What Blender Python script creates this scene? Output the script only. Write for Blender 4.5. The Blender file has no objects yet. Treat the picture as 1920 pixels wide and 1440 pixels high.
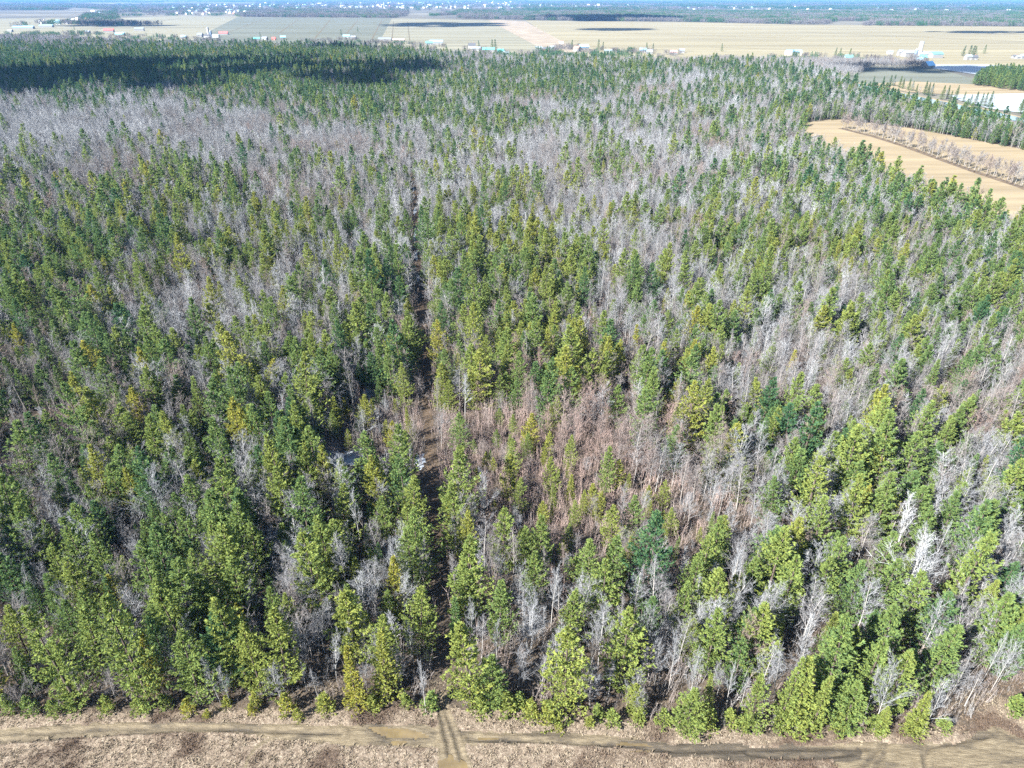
import bpy, math, random
import numpy as np
from mathutils import Vector, Matrix, Euler

rng = np.random.default_rng(7)
random.seed(7)
SC = bpy.context.scene
C = SC.collection

# ------------------------------------------------------------------ camera
F, PW, PH = 1280.0, 1920.0, 1440.0
PITCH = math.radians(29.6)
H = 90.0
cam_d = bpy.data.cameras.new('camera')
cam = bpy.data.objects.new('camera', cam_d)
C.objects.link(cam)
cam.location = (0, 0, H)
cam.rotation_euler = (math.radians(90) - PITCH, 0, 0)
cam_d.sensor_width = 36.0
cam_d.lens = 36.0 * F / PW
cam_d.clip_start = 1.0
cam_d.clip_end = 80000.0
SC.camera = cam

# ------------------------------------------------------------------ sky and sun
SUN_EL = math.radians(36)
SUN_AZ = math.radians(-128)          # measured clockwise from +Y: the sun stands to the left and a little behind
SUN_DIR = Vector((math.sin(SUN_AZ) * math.cos(SUN_EL), math.cos(SUN_AZ) * math.cos(SUN_EL), math.sin(SUN_EL)))
world = bpy.data.worlds.new('World')
SC.world = world
world.use_nodes = True
wn = world.node_tree
bg = wn.nodes['Background']
sky = wn.nodes.new('ShaderNodeTexSky')
sky.sky_type = 'NISHITA'
sky.sun_disc = False
sky.sun_elevation = SUN_EL
sky.sun_rotation = SUN_AZ
sky.altitude = 100
sky.air_density = 1.0
sky.dust_density = 0.6
sky.ozone_density = 1.5
wn.links.new(sky.outputs['Color'], bg.inputs['Color'])
bg.inputs['Strength'].default_value = 0.055
sun_d = bpy.data.lights.new('sun', 'SUN')
sun_d.energy = 5.0
sun_d.angle = math.radians(0.55)
sun_d.color = (1.0, 0.965, 0.90)
sun = bpy.data.objects.new('sun', sun_d)
C.objects.link(sun)
sun.rotation_euler = (-SUN_DIR).to_track_quat('-Z', 'Y').to_euler()
SC.view_settings.view_transform = 'Standard'
SC.view_settings.look = 'None'
SC.view_settings.gamma = 1.0
SC.view_settings.use_curve_mapping = False
SC.view_settings.exposure = 2.35
SC.render.engine = 'CYCLES'
cy = SC.cycles
cy.max_bounces = 3
cy.diffuse_bounces = 1
cy.glossy_bounces = 2
cy.transmission_bounces = 2
cy.transparent_max_bounces = 4
cy.volume_bounces = 0
cy.use_denoising = False
cy.caustics_reflective = False
cy.caustics_refractive = False

# ------------------------------------------------------------------ helpers
SP, CP = math.sin(PITCH), math.cos(PITCH)

def ground(px, py, z=0.0):
    """point of the level z that the photograph shows at pixel px, py"""
    u = (px - PW / 2) / F
    v = (PH / 2 - py) / F
    dy = CP + v * SP
    dz = -SP + v * CP
    t = (z - H) / dz
    return (u * t, dy * t)

def project(x, y, z):
    x, y, z = np.asarray(x, float), np.asarray(y, float), np.asarray(z, float)
    zz = z - H
    dep = y * CP - zz * SP
    up = y * SP + zz * CP
    return PW / 2 + F * x / dep, PH / 2 - F * up / dep, dep

def tag(o, label=None, cat=None, group=None, kind=None):
    if label: o['label'] = label
    if cat: o['category'] = cat
    if group: o['group'] = group
    if kind: o['kind'] = kind
    return o

def mesh_from(name, verts, faces, mats=(), mat_idx=None, smooth=False):
    me = bpy.data.meshes.new(name)
    me.from_pydata([tuple(v) for v in verts], [], [tuple(f) for f in faces])
    for m in mats: me.materials.append(m)
    if mat_idx is not None:
        me.polygons.foreach_set('material_index', np.asarray(mat_idx, dtype=np.int32))
    if smooth:
        me.polygons.foreach_set('use_smooth', np.ones(len(me.polygons), dtype=bool))
    me.update()
    return me

def link(name, me, parent=None, loc=None):
    o = bpy.data.objects.new(name, me)
    C.objects.link(o)
    if parent is not None: o.parent = parent
    if loc is not None: o.location = loc
    return o

def in_poly(x, y, poly):
    x, y = np.asarray(x, float), np.asarray(y, float)
    r = np.zeros(x.shape, bool)
    n = len(poly)
    for i in range(n):
        x0, y0 = poly[i]
        x1, y1 = poly[(i + 1) % n]
        if y0 == y1: continue
        c = ((y0 > y) != (y1 > y)) & (x < (x1 - x0) * (y - y0) / (y1 - y0) + x0)
        r ^= c
    return r

def gpoly(pts):
    return [ground(a, b) for a, b in pts]

def seg_dist(x, y, line):
    x, y = np.asarray(x, float), np.asarray(y, float)
    best = np.full(x.shape, 1e9)
    for (x0, y0), (x1, y1) in zip(line[:-1], line[1:]):
        dx, dy = x1 - x0, y1 - y0
        t = np.clip(((x - x0) * dx + (y - y0) * dy) / (dx * dx + dy * dy), 0, 1)
        best = np.minimum(best, np.hypot(x - x0 - t * dx, y - y0 - t * dy))
    return best

def _h(ix, iy, s):
    n = (ix.astype(np.int64) * 374761393 + iy.astype(np.int64) * 668265263 + s * 1442695041) & 0x7fffffff
    n = ((n ^ (n >> 13)) * 1274126177) & 0x7fffffff
    return ((n ^ (n >> 16)) & 0xffff) / 65535.0

def vnoise(x, y, scale, seed=0, octaves=3):
    x, y = np.asarray(x, float) / scale, np.asarray(y, float) / scale
    tot, amp, nrm = 0, 1.0, 0
    for o in range(octaves):
        ix, iy = np.floor(x), np.floor(y)
        fx, fy = x - ix, y - iy
        fx, fy = fx * fx * (3 - 2 * fx), fy * fy * (3 - 2 * fy)
        a, b = _h(ix, iy, seed + o), _h(ix + 1, iy, seed + o)
        c, d = _h(ix, iy + 1, seed + o), _h(ix + 1, iy + 1, seed + o)
        tot = tot + amp * ((a * (1 - fx) + b * fx) * (1 - fy) + (c * (1 - fx) + d * fx) * fy)
        nrm += amp
        amp *= 0.5
        x, y = x * 2.03, y * 2.03
    return tot / nrm

# ------------------------------------------------------------------ materials
def new_mat(name):
    m = bpy.data.materials.new(name)
    m.use_nodes = True
    nt = m.node_tree
    for n in list(nt.nodes): nt.nodes.remove(n)
    out = nt.nodes.new('ShaderNodeOutputMaterial')
    return m, nt, out

def ramp(nt, stops):
    r = nt.nodes.new('ShaderNodeValToRGB')
    el = r.color_ramp.elements
    while len(el) < len(stops): el.new(0.5)
    for e, (p, c) in zip(el, stops):
        e.position = p
        e.color = (*c, 1)
    return r

def tinted(name, stops, translucent=0.0, vary=0.25, rough=0.8, noise_scale=0.5):
    """foliage or bark whose hue follows each tree's own tint value"""
    m, nt, out = new_mat(name)
    at = nt.nodes.new('ShaderNodeAttribute')
    at.attribute_type = 'INSTANCER'
    at.attribute_name = 'tint'
    r = ramp(nt, stops)
    geo = nt.nodes.new('ShaderNodeNewGeometry')
    add = nt.nodes.new('ShaderNodeMath'); add.operation = 'MULTIPLY_ADD'
    nt.links.new(geo.outputs['Random Per Island'], add.inputs[0])
    add.inputs[1].default_value = vary
    nt.links.new(at.outputs['Fac'], add.inputs[2])
    sub = nt.nodes.new('ShaderNodeMath'); sub.operation = 'SUBTRACT'
    nt.links.new(add.outputs[0], sub.inputs[0]); sub.inputs[1].default_value = vary / 2
    nt.links.new(sub.outputs[0], r.inputs['Fac'])
    d = nt.nodes.new('ShaderNodeBsdfDiffuse')
    nt.links.new(r.outputs['Color'], d.inputs['Color'])
    if translucent > 0:
        t = nt.nodes.new('ShaderNodeBsdfTranslucent')
        nt.links.new(r.outputs['Color'], t.inputs['Color'])
        mx = nt.nodes.new('ShaderNodeMixShader'); mx.inputs[0].default_value = translucent
        nt.links.new(d.outputs[0], mx.inputs[1]); nt.links.new(t.outputs[0], mx.inputs[2])
        nt.links.new(mx.outputs[0], out.inputs['Surface'])
    else:
        nt.links.new(d.outputs[0], out.inputs['Surface'])
    return m

def plain(name, col, rough=0.7, metal=0.0, spec=0.3, noise=0.12, scale=0.6):
    m, nt, out = new_mat(name)
    p = nt.nodes.new('ShaderNodeBsdfPrincipled')
    tc = nt.nodes.new('ShaderNodeTexCoord')
    nz = nt.nodes.new('ShaderNodeTexNoise'); nz.inputs['Scale'].default_value = scale; nz.inputs['Detail'].default_value = 4
    nt.links.new(tc.outputs['Object'], nz.inputs['Vector'])
    r = ramp(nt, [(0.3, tuple(c * (1 - noise) for c in col)), (0.7, tuple(min(1, c * (1 + noise)) for c in col))])
    nt.links.new(nz.outputs['Fac'], r.inputs['Fac'])
    nt.links.new(r.outputs['Color'], p.inputs['Base Color'])
    p.inputs['Roughness'].default_value = rough
    p.inputs['Metallic'].default_value = metal
    p.inputs['Specular IOR Level'].default_value = spec
    nt.links.new(p.outputs[0], out.inputs['Surface'])
    return m

def earth(name, layers, rough=0.95, bump=None, coord='Object'):
    """layers: list of (scale, detail, stops, weight); each noise ramp is mixed over the last. scale is in 1/m or an xyz triple"""
    m, nt, out = new_mat(name)
    p = nt.nodes.new('ShaderNodeBsdfPrincipled')
    p.inputs['Roughness'].default_value = rough
    p.inputs['Specular IOR Level'].default_value = 0.1
    tc = nt.nodes.new('ShaderNodeTexCoord')
    prev = None
    for sc, det, stops, w, rot in layers:
        mp = nt.nodes.new('ShaderNodeMapping')
        mp.inputs['Scale'].default_value = sc if isinstance(sc, tuple) else (sc, sc, sc)
        mp.inputs['Rotation'].default_value = (0, 0, rot)
        nt.links.new(tc.outputs[coord], mp.inputs['Vector'])
        nz = nt.nodes.new('ShaderNodeTexNoise')
        nz.inputs['Scale'].default_value = 1.0
        nz.inputs['Detail'].default_value = det
        nz.inputs['Roughness'].default_value = 0.62
        nt.links.new(mp.outputs[0], nz.inputs['Vector'])
        r = ramp(nt, stops)
        nt.links.new(nz.outputs['Fac'], r.inputs['Fac'])
        if prev is None:
            prev = r.outputs['Color']
        else:
            mx = nt.nodes.new('ShaderNodeMixRGB'); mx.inputs[0].default_value = w
            nt.links.new(prev, mx.inputs[1]); nt.links.new(r.outputs['Color'], mx.inputs[2])
            prev = mx.outputs[0]
    nt.links.new(prev, p.inputs['Base Color'])
    nt.links.new(p.outputs[0], out.inputs['Surface'])
    return m

def wet(name, col, rough=0.06, spec=0.5):
    m, nt, out = new_mat(name)
    p = nt.nodes.new('ShaderNodeBsdfPrincipled')
    p.inputs['Base Color'].default_value = (*col, 1)
    p.inputs['Roughness'].default_value = rough
    p.inputs['Specular IOR Level'].default_value = spec
    tc = nt.nodes.new('ShaderNodeTexCoord')
    nz = nt.nodes.new('ShaderNodeTexNoise'); nz.inputs['Scale'].default_value = 0.6; nz.inputs['Detail'].default_value = 5
    nt.links.new(tc.outputs['Object'], nz.inputs['Vector'])
    r = ramp(nt, [(0.35, tuple(c * 0.75 for c in col)), (0.65, tuple(min(1, c * 1.15) for c in col))])
    nt.links.new(nz.outputs['Fac'], r.inputs['Fac'])
    nt.links.new(r.outputs['Color'], p.inputs['Base Color'])
    nt.links.new(p.outputs[0], out.inputs['Surface'])
    return m

NEEDLE = tinted('needles', [(0.0, (0.048, 0.118, 0.064)), (0.4, (0.164, 0.228, 0.072)), (0.75, (0.244, 0.270, 0.068)), (1.0, (0.31, 0.275, 0.050))], 0.45, 0.36)
TWIG = tinted('bare_twigs', [(0.0, (0.195, 0.142, 0.125)), (0.3, (0.152, 0.138, 0.134)), (0.6, (0.162, 0.170, 0.184)), (1.0, (0.275, 0.285, 0.30))], 0.0, 0.2)
BARK = tinted('grey_bark', [(0.0, (0.13, 0.10, 0.085)), (0.5, (0.24, 0.23, 0.22)), (1.0, (0.28, 0.275, 0.265))], 0.0, 0.0)
PINEBARK = plain('pine_bark', (0.062, 0.048, 0.04), 0.95, noise=0.3, scale=3)
BRUSH = tinted('brush_twigs', [(0.0, (0.30, 0.222, 0.200)), (0.5, (0.195, 0.172, 0.162)), (1.0, (0.22, 0.218, 0.216))], 0.0, 0.4)
STRAW = tinted('dry_grass_blades', [(0.0, (0.082, 0.058, 0.043)), (0.4, (0.14, 0.105, 0.08)), (1.0, (0.27, 0.23, 0.17))], 0.2, 0.5)

# ------------------------------------------------------------------ tree shapes
class Buf:
    def __init__(s):
        s.v = []; s.f = []
    def lozenge(s, p, d, side, L, w):
        n = len(s.v)
        s.v += [p, p + d * (L * .55) + side * (w / 2), p + d * L, p + d * (L * .55) - side * (w / 2)]
        s.f.append((n, n + 1, n + 2, n + 3))
    def sliver(s, p, q, w, side):
        n = len(s.v)
        s.v += [p - side * w, p + side * w, q]
        s.f.append((n, n + 1, n + 2))
    def tube(s, pts, rads, sides):
        n0 = len(s.v)
        for i, (p, r) in enumerate(zip(pts, rads)):
            d = (pts[min(i + 1, len(pts) - 1)] - pts[max(i - 1, 0)])
            d = d / (np.linalg.norm(d) + 1e-9)
            a = np.cross(d, (0.31, 0.9, 0.2)); a /= np.linalg.norm(a) + 1e-9
            b = np.cross(d, a)
            for k in range(sides):
                t = 2 * math.pi * k / sides
                s.v.append(p + (a * math.cos(t) + b * math.sin(t)) * r)
        for i in range(len(pts) - 1):
            for k in range(sides):
                a0 = n0 + i * sides + k; a1 = n0 + i * sides + (k + 1) % sides
                s.f.append((a0, a1, a1 + sides, a0 + sides))
        s.f.append(tuple(n0 + k for k in range(sides))[::-1])
        s.f.append(tuple(n0 + (len(pts) - 1) * sides + k for k in range(sides)))

def unit(v):
    return v / (np.linalg.norm(v) + 1e-9)

def pine_shape(R, seed, Ht=18.0, spread=3.2, whorls=17, per=5.5, tufts=9, blades=4, bl=0.62, bw=0.2, spire=False, base=0.10):
    r = np.random.default_rng(seed)
    tr, cr = Buf(), Buf()
    lean = r.normal(0, 0.25, 2)
    def axis(t):
        return np.array([lean[0] * t * t + 0.12 * math.sin(5 * t + seed), lean[1] * t * t, Ht * t])
    ts = np.linspace(0, 0.97, 9)
    tr.tube([axis(t) for t in ts], [0.24 * (Ht / 18) * (1 - t) ** 0.8 + 0.02 for t in ts], 6)
    lop = r.uniform(0, 6.28)
    for w in range(whorls):
        t = base + (0.985 - base) * max(0, (w + r.uniform(-.25, .25)) / (whorls - 1)) ** 0.93
        t = min(max(t, base), 0.985)
        if spire:
            L0 = spread * (1 - t) ** 0.82 + 0.12
        else:
            L0 = spread * (1 - (max(0, t - .25) / .75) ** 1.5) ** 0.92 * (0.70 + 0.30 * min(1, (t - base) / 0.25)) + 0.3
        n = max(3, int(round(per + r.uniform(-1, 1))))
        a0 = r.uniform(0, 6.28)
        for k in range(n):
            if not spire and r.random() < 0.12: continue
            az = a0 + 6.283 * k / n + r.normal(0, .22)
            L = L0 * r.uniform(0.62, 1.16) * (1 + 0.16 * math.cos(az - lop))
            if spire:
                el = -0.25 + 0.75 * t + r.normal(0, .08); curl = 0.25
            else:
                el = 0.02 + 0.85 * t ** 1.6 + r.normal(0, .1); curl = 0.32
            p0 = axis(t)
            pts = []
            for s in np.linspace(0, 1, 5):
                e = el + curl * s
                pts.append(p0 + np.array([math.cos(az) * math.cos(e), math.sin(az) * math.cos(e), math.sin(e)]) * L * s
                           + np.array([0, 0, -0.10 * L * math.sin(math.pi * s)]))
            cr_n = max(3, int(tufts * (0.35 + 0.65 * L / spread)))
            for j in range(cr_n):
                s = 1 - (j / cr_n) ** 1.2 * 0.92
                f = s * 4; i = min(3, int(f)); q = pts[i] + (pts[i + 1] - pts[i]) * (f - i)
                wd = 0.27 * L * (1 - abs(s - 0.62)) * r.normal(0, .75)
                q = q + np.array([-math.sin(az), math.cos(az), 0]) * wd + np.array([0, 0, r.normal(0, .10)])
                outd = unit(np.array([math.cos(az), math.sin(az), 0.25]) + np.array([-math.sin(az), math.cos(az), 0]) * wd * 0.8)
                for b in range(blades):
                    d = unit(outd * 0.85 + r.normal(0, .52, 3) * np.array([1, 1, .8]) + np.array([0, 0, 0.2]))
                    sd = unit(np.cross(d, r.normal(0, 1, 3)))
                    cr.lozenge(q - d * bl * 0.3, d, sd, bl * r.uniform(.7, 1.3), bw * r.uniform(.8, 1.3))
    top = axis(0.97)
    for b in range(5):
        d = unit(np.array([0, 0, 1.0]) + r.normal(0, .3, 3))
        cr.lozenge(top, d, unit(np.cross(d, r.normal(0, 1, 3))), bl * 1.2, bw)
    return tr, cr

def bare_shape(seed, Ht=15.0, spread=3.0, n1=13, n2=5, n3=6, fork=0.35, up=0.95, tw=0.028, sides=3, r0=0.09):
    r = np.random.default_rng(seed)
    tr, cr = Buf(), Buf()
    bend = r.normal(0, 0.5, 2)
    def axis(t):
        return np.array([bend[0] * t * t + .1 * math.sin(6 * t + seed), bend[1] * t * t + .1 * math.cos(5 * t + seed), Ht * 0.93 * t])
    ts = np.linspace(0, 1, 8)
    tr.tube([axis(t) for t in ts], [r0 * (1 - t) ** 0.75 + 0.025 for t in ts], 6)
    for i in range(n1):
        t = fork + (0.97 - fork) * (i + r.uniform(0, .8)) / n1
        az = i * 2.4 + r.normal(0, .35)
        L = spread * (1.25 - 0.75 * (t - fork) / (1 - fork)) * r.uniform(.75, 1.2)
        el = up * (0.72 + 0.4 * t) + r.normal(0, .12)
        p = axis(t)
        pts = [p]
        dirv = np.array([math.cos(az) * math.cos(el), math.sin(az) * math.cos(el), math.sin(el)])
        for s in range(3):
            dirv = unit(dirv + np.array([0, 0, .12]) + r.normal(0, .12, 3))
            pts.append(pts[-1] + dirv * L / 3)
        rb = r0 * 0.36 * (1 - t) ** .6 + 0.02
        cr.tube(pts, [rb, rb * .72, rb * .5, rb * .22], sides)
        for j in range(n2):
            s = 0.25 + 0.75 * (j + r.random()) / n2
            f = s * 3; k = min(2, int(f)); q = pts[k] + (pts[k + 1] - pts[k]) * (f - k)
            d2 = unit(dirv * 0.8 + r.normal(0, .55, 3) + np.array([0, 0, .25]))
            L2 = L * 0.5 * r.uniform(.6, 1.2)
            e2 = q + d2 * L2 * .5; e3 = e2 + unit(d2 + r.normal(0, .25, 3) + np.array([0, 0, .15])) * L2 * .5
            cr.tube([q, e2, e3], [rb * .42 + tw * .3, rb * .25 + tw * .3, tw * .35], 3)
            for m in range(n3):
                s3 = r.uniform(.15, 1)
                q3 = q + (e2 - q) * min(1, s3 * 2) if s3 < .5 else e2 + (e3 - e2) * (s3 * 2 - 1)
                d3 = unit(d2 * .8 + r.normal(0, .6, 3) + np.array([0, 0, .3]))
                L3 = L2 * r.uniform(.35, .75)
                cr.sliver(q3, q3 + d3 * L3, tw, unit(np.cross(d3, r.normal(0, 1, 3))))
    return tr, cr

def brush_shape(seed, n=7, Ht=4.0, spread=1.1, tw=0.022, twigs=9):
    r = np.random.default_rng(seed)
    b = Buf()
    for i in range(n):
        p = np.array([r.normal(0, spread * .4), r.normal(0, spread * .4), -0.1])
        h = Ht * r.uniform(.5, 1.1)
        d = unit(np.array([r.normal(0, .16), r.normal(0, .16), 1]))
        m = p + d * h * .5
        e = m + unit(d + r.normal(0, .1, 3)) * h * .5
        b.tube([p, m, e], [tw * 1.4, tw * 1.0, tw * .3], 3)
        for j in range(twigs):
            s = r.uniform(.25, 1)
            q = p + (e - p) * s
            dd = unit(np.array([r.normal(0, .6), r.normal(0, .6), .8]))
            b.sliver(q, q + dd * h * r.uniform(.12, .3), tw * .75, unit(np.cross(dd, r.normal(0, 1, 3))))
    return b

def tuft_shape(seed, n=14, h=0.4, w=0.05, spread=.22):
    r = np.random.default_rng(seed)
    b = Buf()
    for i in range(n):
        p = np.array([r.normal(0, spread), r.normal(0, spread), -.02])
        d = unit(np.array([r.normal(0, .65), r.normal(0, .65), .75]))
        b.sliver(p, p + d * h * r.uniform(.5, 1.2), w, unit(np.cross(d, r.normal(0, 1, 3))))
    return b

class Kind:
    """meshes of one look: trunk and crown apart for single trees, joined for the mass of the wood"""
    def __init__(s, name, shapes, tm, cm, height):
        s.trunk, s.crown, s.both, s.height = [], [], [], height
        for i, (t, c) in enumerate(shapes):
            s.trunk.append(mesh_from(name + '_trunk', t.v, t.f, [tm], smooth=True))
            s.crown.append(mesh_from(name + '_crown', c.v, c.f, [cm]))
            n = len(t.v)
            s.both.append(mesh_from(name + '_whole', t.v + c.v, t.f + [tuple(k + n for k in f) for f in c.f], [tm, cm],
                                    [0] * len(t.f) + [1] * len(c.f)))

PINE = Kind('pine', [pine_shape(None, 10 + i, 18, 3.5 + .35 * (i % 3), 11 + i % 4, 6.6, 19, 6, .56, .17) for i in range(8)], PINEBARK, NEEDLE, 18)
SPRUCE = Kind('spruce', [pine_shape(None, 40 + i, 14, 2.0 + .25 * (i % 3), 21, 6.5, 9, 6, .44, .14, True, 0.05) for i in range(6)], PINEBARK, NEEDLE, 14)
BARE = Kind('bare', [bare_shape(60 + i, 15, 2.9 + .4 * (i % 3), 18, 6, 11, .28, .9, .016) for i in range(6)]
            + [bare_shape(70 + i, 15, 2.1, 17, 6, 10, .38, 1.1, .016) for i in range(3)], BARK, TWIG, 15)
PINE_FAR = Kind('pine_far', [pine_shape(None, 80 + i, 18, 3.7, 13, 6, 6, 4, .95, .40) for i in range(4)], PINEBARK, NEEDLE, 18)
SPRUCE_FAR = Kind('spruce_far', [pine_shape(None, 90 + i, 14, 2.3, 14, 5, 4, 4, .8, .34, True, .05) for i in range(3)], PINEBARK, NEEDLE, 14)
BARE_FAR = Kind('bare_far', [bare_shape(100 + i, 15, 3.2, 12, 5, 6, .32, .9, .045) for i in range(4)], BARK, TWIG, 15)
BRUSHES = [mesh_from('brush', b.v, b.f, [BRUSH]) for b in (brush_shape(120 + i) for i in range(5))]
SHRUB = Kind('shrub', [pine_shape(None, 130 + i, 2.6, 1.15, 9, 6, 8, 4, .3, .13, True, .02) for i in range(3)], PINEBARK, NEEDLE, 2.6)
TUFTS = [mesh_from('tuft', b.v, b.f, [STRAW]) for b in (tuft_shape(140 + i) for i in range(4))]

# ------------------------------------------------------------------ the mass of the wood: points that carry tree meshes
def scatter(name, meshes, P, rot, scale, tint, variant, label, cat):
    src = bpy.data.collections.new(name + '_shapes')
    for i, me in enumerate(meshes):
        src.objects.link(bpy.data.objects.new('%s_shape_%02d' % (name, i), me))
    n = len(P)
    me = bpy.data.meshes.new(name)
    me.vertices.add(n)
    me.vertices.foreach_set('co', np.asarray(P, np.float32).ravel())
    for an, ty, arr in (('rot', 'FLOAT_VECTOR', rot), ('size', 'FLOAT_VECTOR', scale), ('tint', 'FLOAT', tint), ('variant', 'INT', variant)):
        a = me.attributes.new(an, ty, 'POINT')
        if ty == 'FLOAT_VECTOR': a.data.foreach_set('vector', np.asarray(arr, np.float32).ravel())
        elif ty == 'FLOAT': a.data.foreach_set('value', np.asarray(arr, np.float32))
        else: a.data.foreach_set('value', np.asarray(arr, np.int32))
    o = link(name, me)
    ng = bpy.data.node_groups.new(name + '_scatter', 'GeometryNodeTree')
    ng.interface.new_socket('Geometry', in_out='INPUT', socket_type='NodeSocketGeometry')
    ng.interface.new_socket('Geometry', in_out='OUTPUT', socket_type='NodeSocketGeometry')
    gi, go = ng.nodes.new('NodeGroupInput'), ng.nodes.new('NodeGroupOutput')
    m2p = ng.nodes.new('GeometryNodeMeshToPoints')
    ci = ng.nodes.new('GeometryNodeCollectionInfo')
    ci.inputs['Collection'].default_value = src
    ci.inputs['Separate Children'].default_value = True
    ci.inputs['Reset Children'].default_value = True
    iop = ng.nodes.new('GeometryNodeInstanceOnPoints')
    iop.inputs['Pick Instance'].default_value = True
    def na(an, ty):
        k = ng.nodes.new('GeometryNodeInputNamedAttribute')
        k.data_type = ty
        k.inputs['Name'].default_value = an
        return k.outputs['Attribute']
    L = ng.links.new
    L(gi.outputs[0], m2p.inputs['Mesh'])
    L(m2p.outputs[0], iop.inputs['Points'])
    L(ci.outputs[0], iop.inputs['Instance'])
    L(na('variant', 'INT'), iop.inputs['Instance Index'])
    e2r = ng.nodes.new('FunctionNodeEulerToRotation')
    L(na('rot', 'FLOAT_VECTOR'), e2r.inputs[0])
    L(e2r.outputs[0], iop.inputs['Rotation'])
    L(na('size', 'FLOAT_VECTOR'), iop.inputs['Scale'])
    L(iop.outputs[0], go.inputs[0])
    o.modifiers.new('scatter', 'NODES').node_group = ng
    tag(o, label, cat, None, 'stuff')
    return o

# ------------------------------------------------------------------ the ground plan, read off the photograph
TRACK = [(-8.2 + .141 * 20, 34), (-8.2, 54), (-42.7 - .141 * 30, 330), (-8.2 - .141 * 1200, 1254)]
def track_x(y): return -8.2 - 0.141 * (y - 54)
FOREST = gpoly([(-400, 1338), (0, 1336), (330, 1326), (640, 1322), (800, 1316), (860, 1322), (1060, 1338), (1280, 1352), (1400, 1370), (1600, 1372), (1800, 1368), (1850, 1320), (1920, 1290), (2300, 1270),
                (2500, 760), (2150, 545), (1920, 452), (1780, 400), (1640, 338), (1505, 280), (1500, 231), (1568, 225), (1700, 241), (1800, 259), (1920, 282), (2200, 330), (2300, 330),
                (2300, 330), (1960, 272), (1847, 243), (1801, 230), (1698, 207), (1615, 186), (1585, 164), (1530, 143), (1480, 134), (1400, 126), (1280, 124), (1100, 121), (960, 119), (900, 113), (780, 104), (640, 96), (500, 92), (330, 88), (100, 76), (-500, 72)])
BELT = gpoly([(1480, 134), (1530, 143), (1590, 146), (1640, 128), (1727, 129), (1735, 122), (1640, 119), (1560, 118), (1400, 116), (1300, 116), (1280, 124), (1400, 126)])
CLUMP = gpoly([(1822, 160), (1920, 172), (2200, 182), (2200, 150), (1920, 146), (1850, 146)])
THICKET = gpoly([(560, 830), (640, 785), (720, 770), (790, 780), (900, 790), (1040, 840), (1180, 925), (1330, 985), (1480, 1000), (1460, 1075), (1380, 1110), (1240, 1120), (1020, 1095), (890, 1000), (820, 890), (620, 880)])
BOG = gpoly([(-300, 790), (0, 785), (150, 790), (330, 830), (150, 815), (-100, 830), (-300, 830)])

# conifer share (0-9) read off the photograph, columns every 120 px from 60
ROWS = [(75, '1111123221111111'), (100, '6776765232211111'), (130, '8878764355443456'), (160, '6567666454233467'), (190, '2313665433334578'),
        (220, '1111245544343456'), (250, '0111113423223466'), (280, '2322212313232466'), (320, '4443443332243456'), (360, '5456433342233356'),
        (400, '6665544443344455'), (450, '6666545563456555'), (500, '6755555775245655'), (550, '6752456664434565'), (600, '7653565674442465'),
        (650, '5564565576532464'), (700, '4454665577543554'), (750, '4346664456655443'), (800, '5566633322455644'), (850, '6667644421255754'),
        (900, '6556655521123654'), (950, '5556444521112543'), (1000, '6666444544124543'), (1050, '6675435524334433'), (1100, '6665445523335543'),
        (1150, '6654544523335444'), (1200, '7654554534335544'), (1250, '5544543534334443'), (1300, '2222222333334432'), (1380, '1111111111111111')]
RY = np.array([r[0] for r in ROWS], float)
RV = np.array([[int(c) for c in r[1]] for r in ROWS], float) / 9.0

def conifer_share(x, y):
    px, py, _ = project(x, y, np.full_like(x, 9.0))
    fy = np.interp(py, RY, np.arange(len(RY)))
    fx = np.clip((px - 60) / 120.0, 0, 14.999)
    iy = np.clip(np.floor(fy).astype(int), 0, len(RY) - 2); ty = fy - iy
    ix = np.floor(fx).astype(int); tx = fx - ix
    return (RV[iy, ix] * (1 - tx) + RV[iy, ix + 1] * tx) * (1 - ty) + (RV[iy + 1, ix] * (1 - tx) + RV[iy + 1, ix + 1] * tx) * ty

def jitter_grid(x0, x1, y0, y1, s, j=0.46):
    xs, ys = np.arange(x0, x1, s), np.arange(y0, y1, s)
    X, Y = np.meshgrid(xs, ys)
    X = X + (np.arange(len(ys)) % 2 * s * .5)[:, None]
    return (X + rng.uniform(-j, j, X.shape) * s).ravel(), (Y + rng.uniform(-j, j, X.shape) * s).ravel()

def visible(x, y, z=8, mx=160):
    px, py, d = project(x, y, np.full_like(x, z))
    return (d > 1) & (px > -mx) & (px < PW + mx) & (py < PH + 260)

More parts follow.
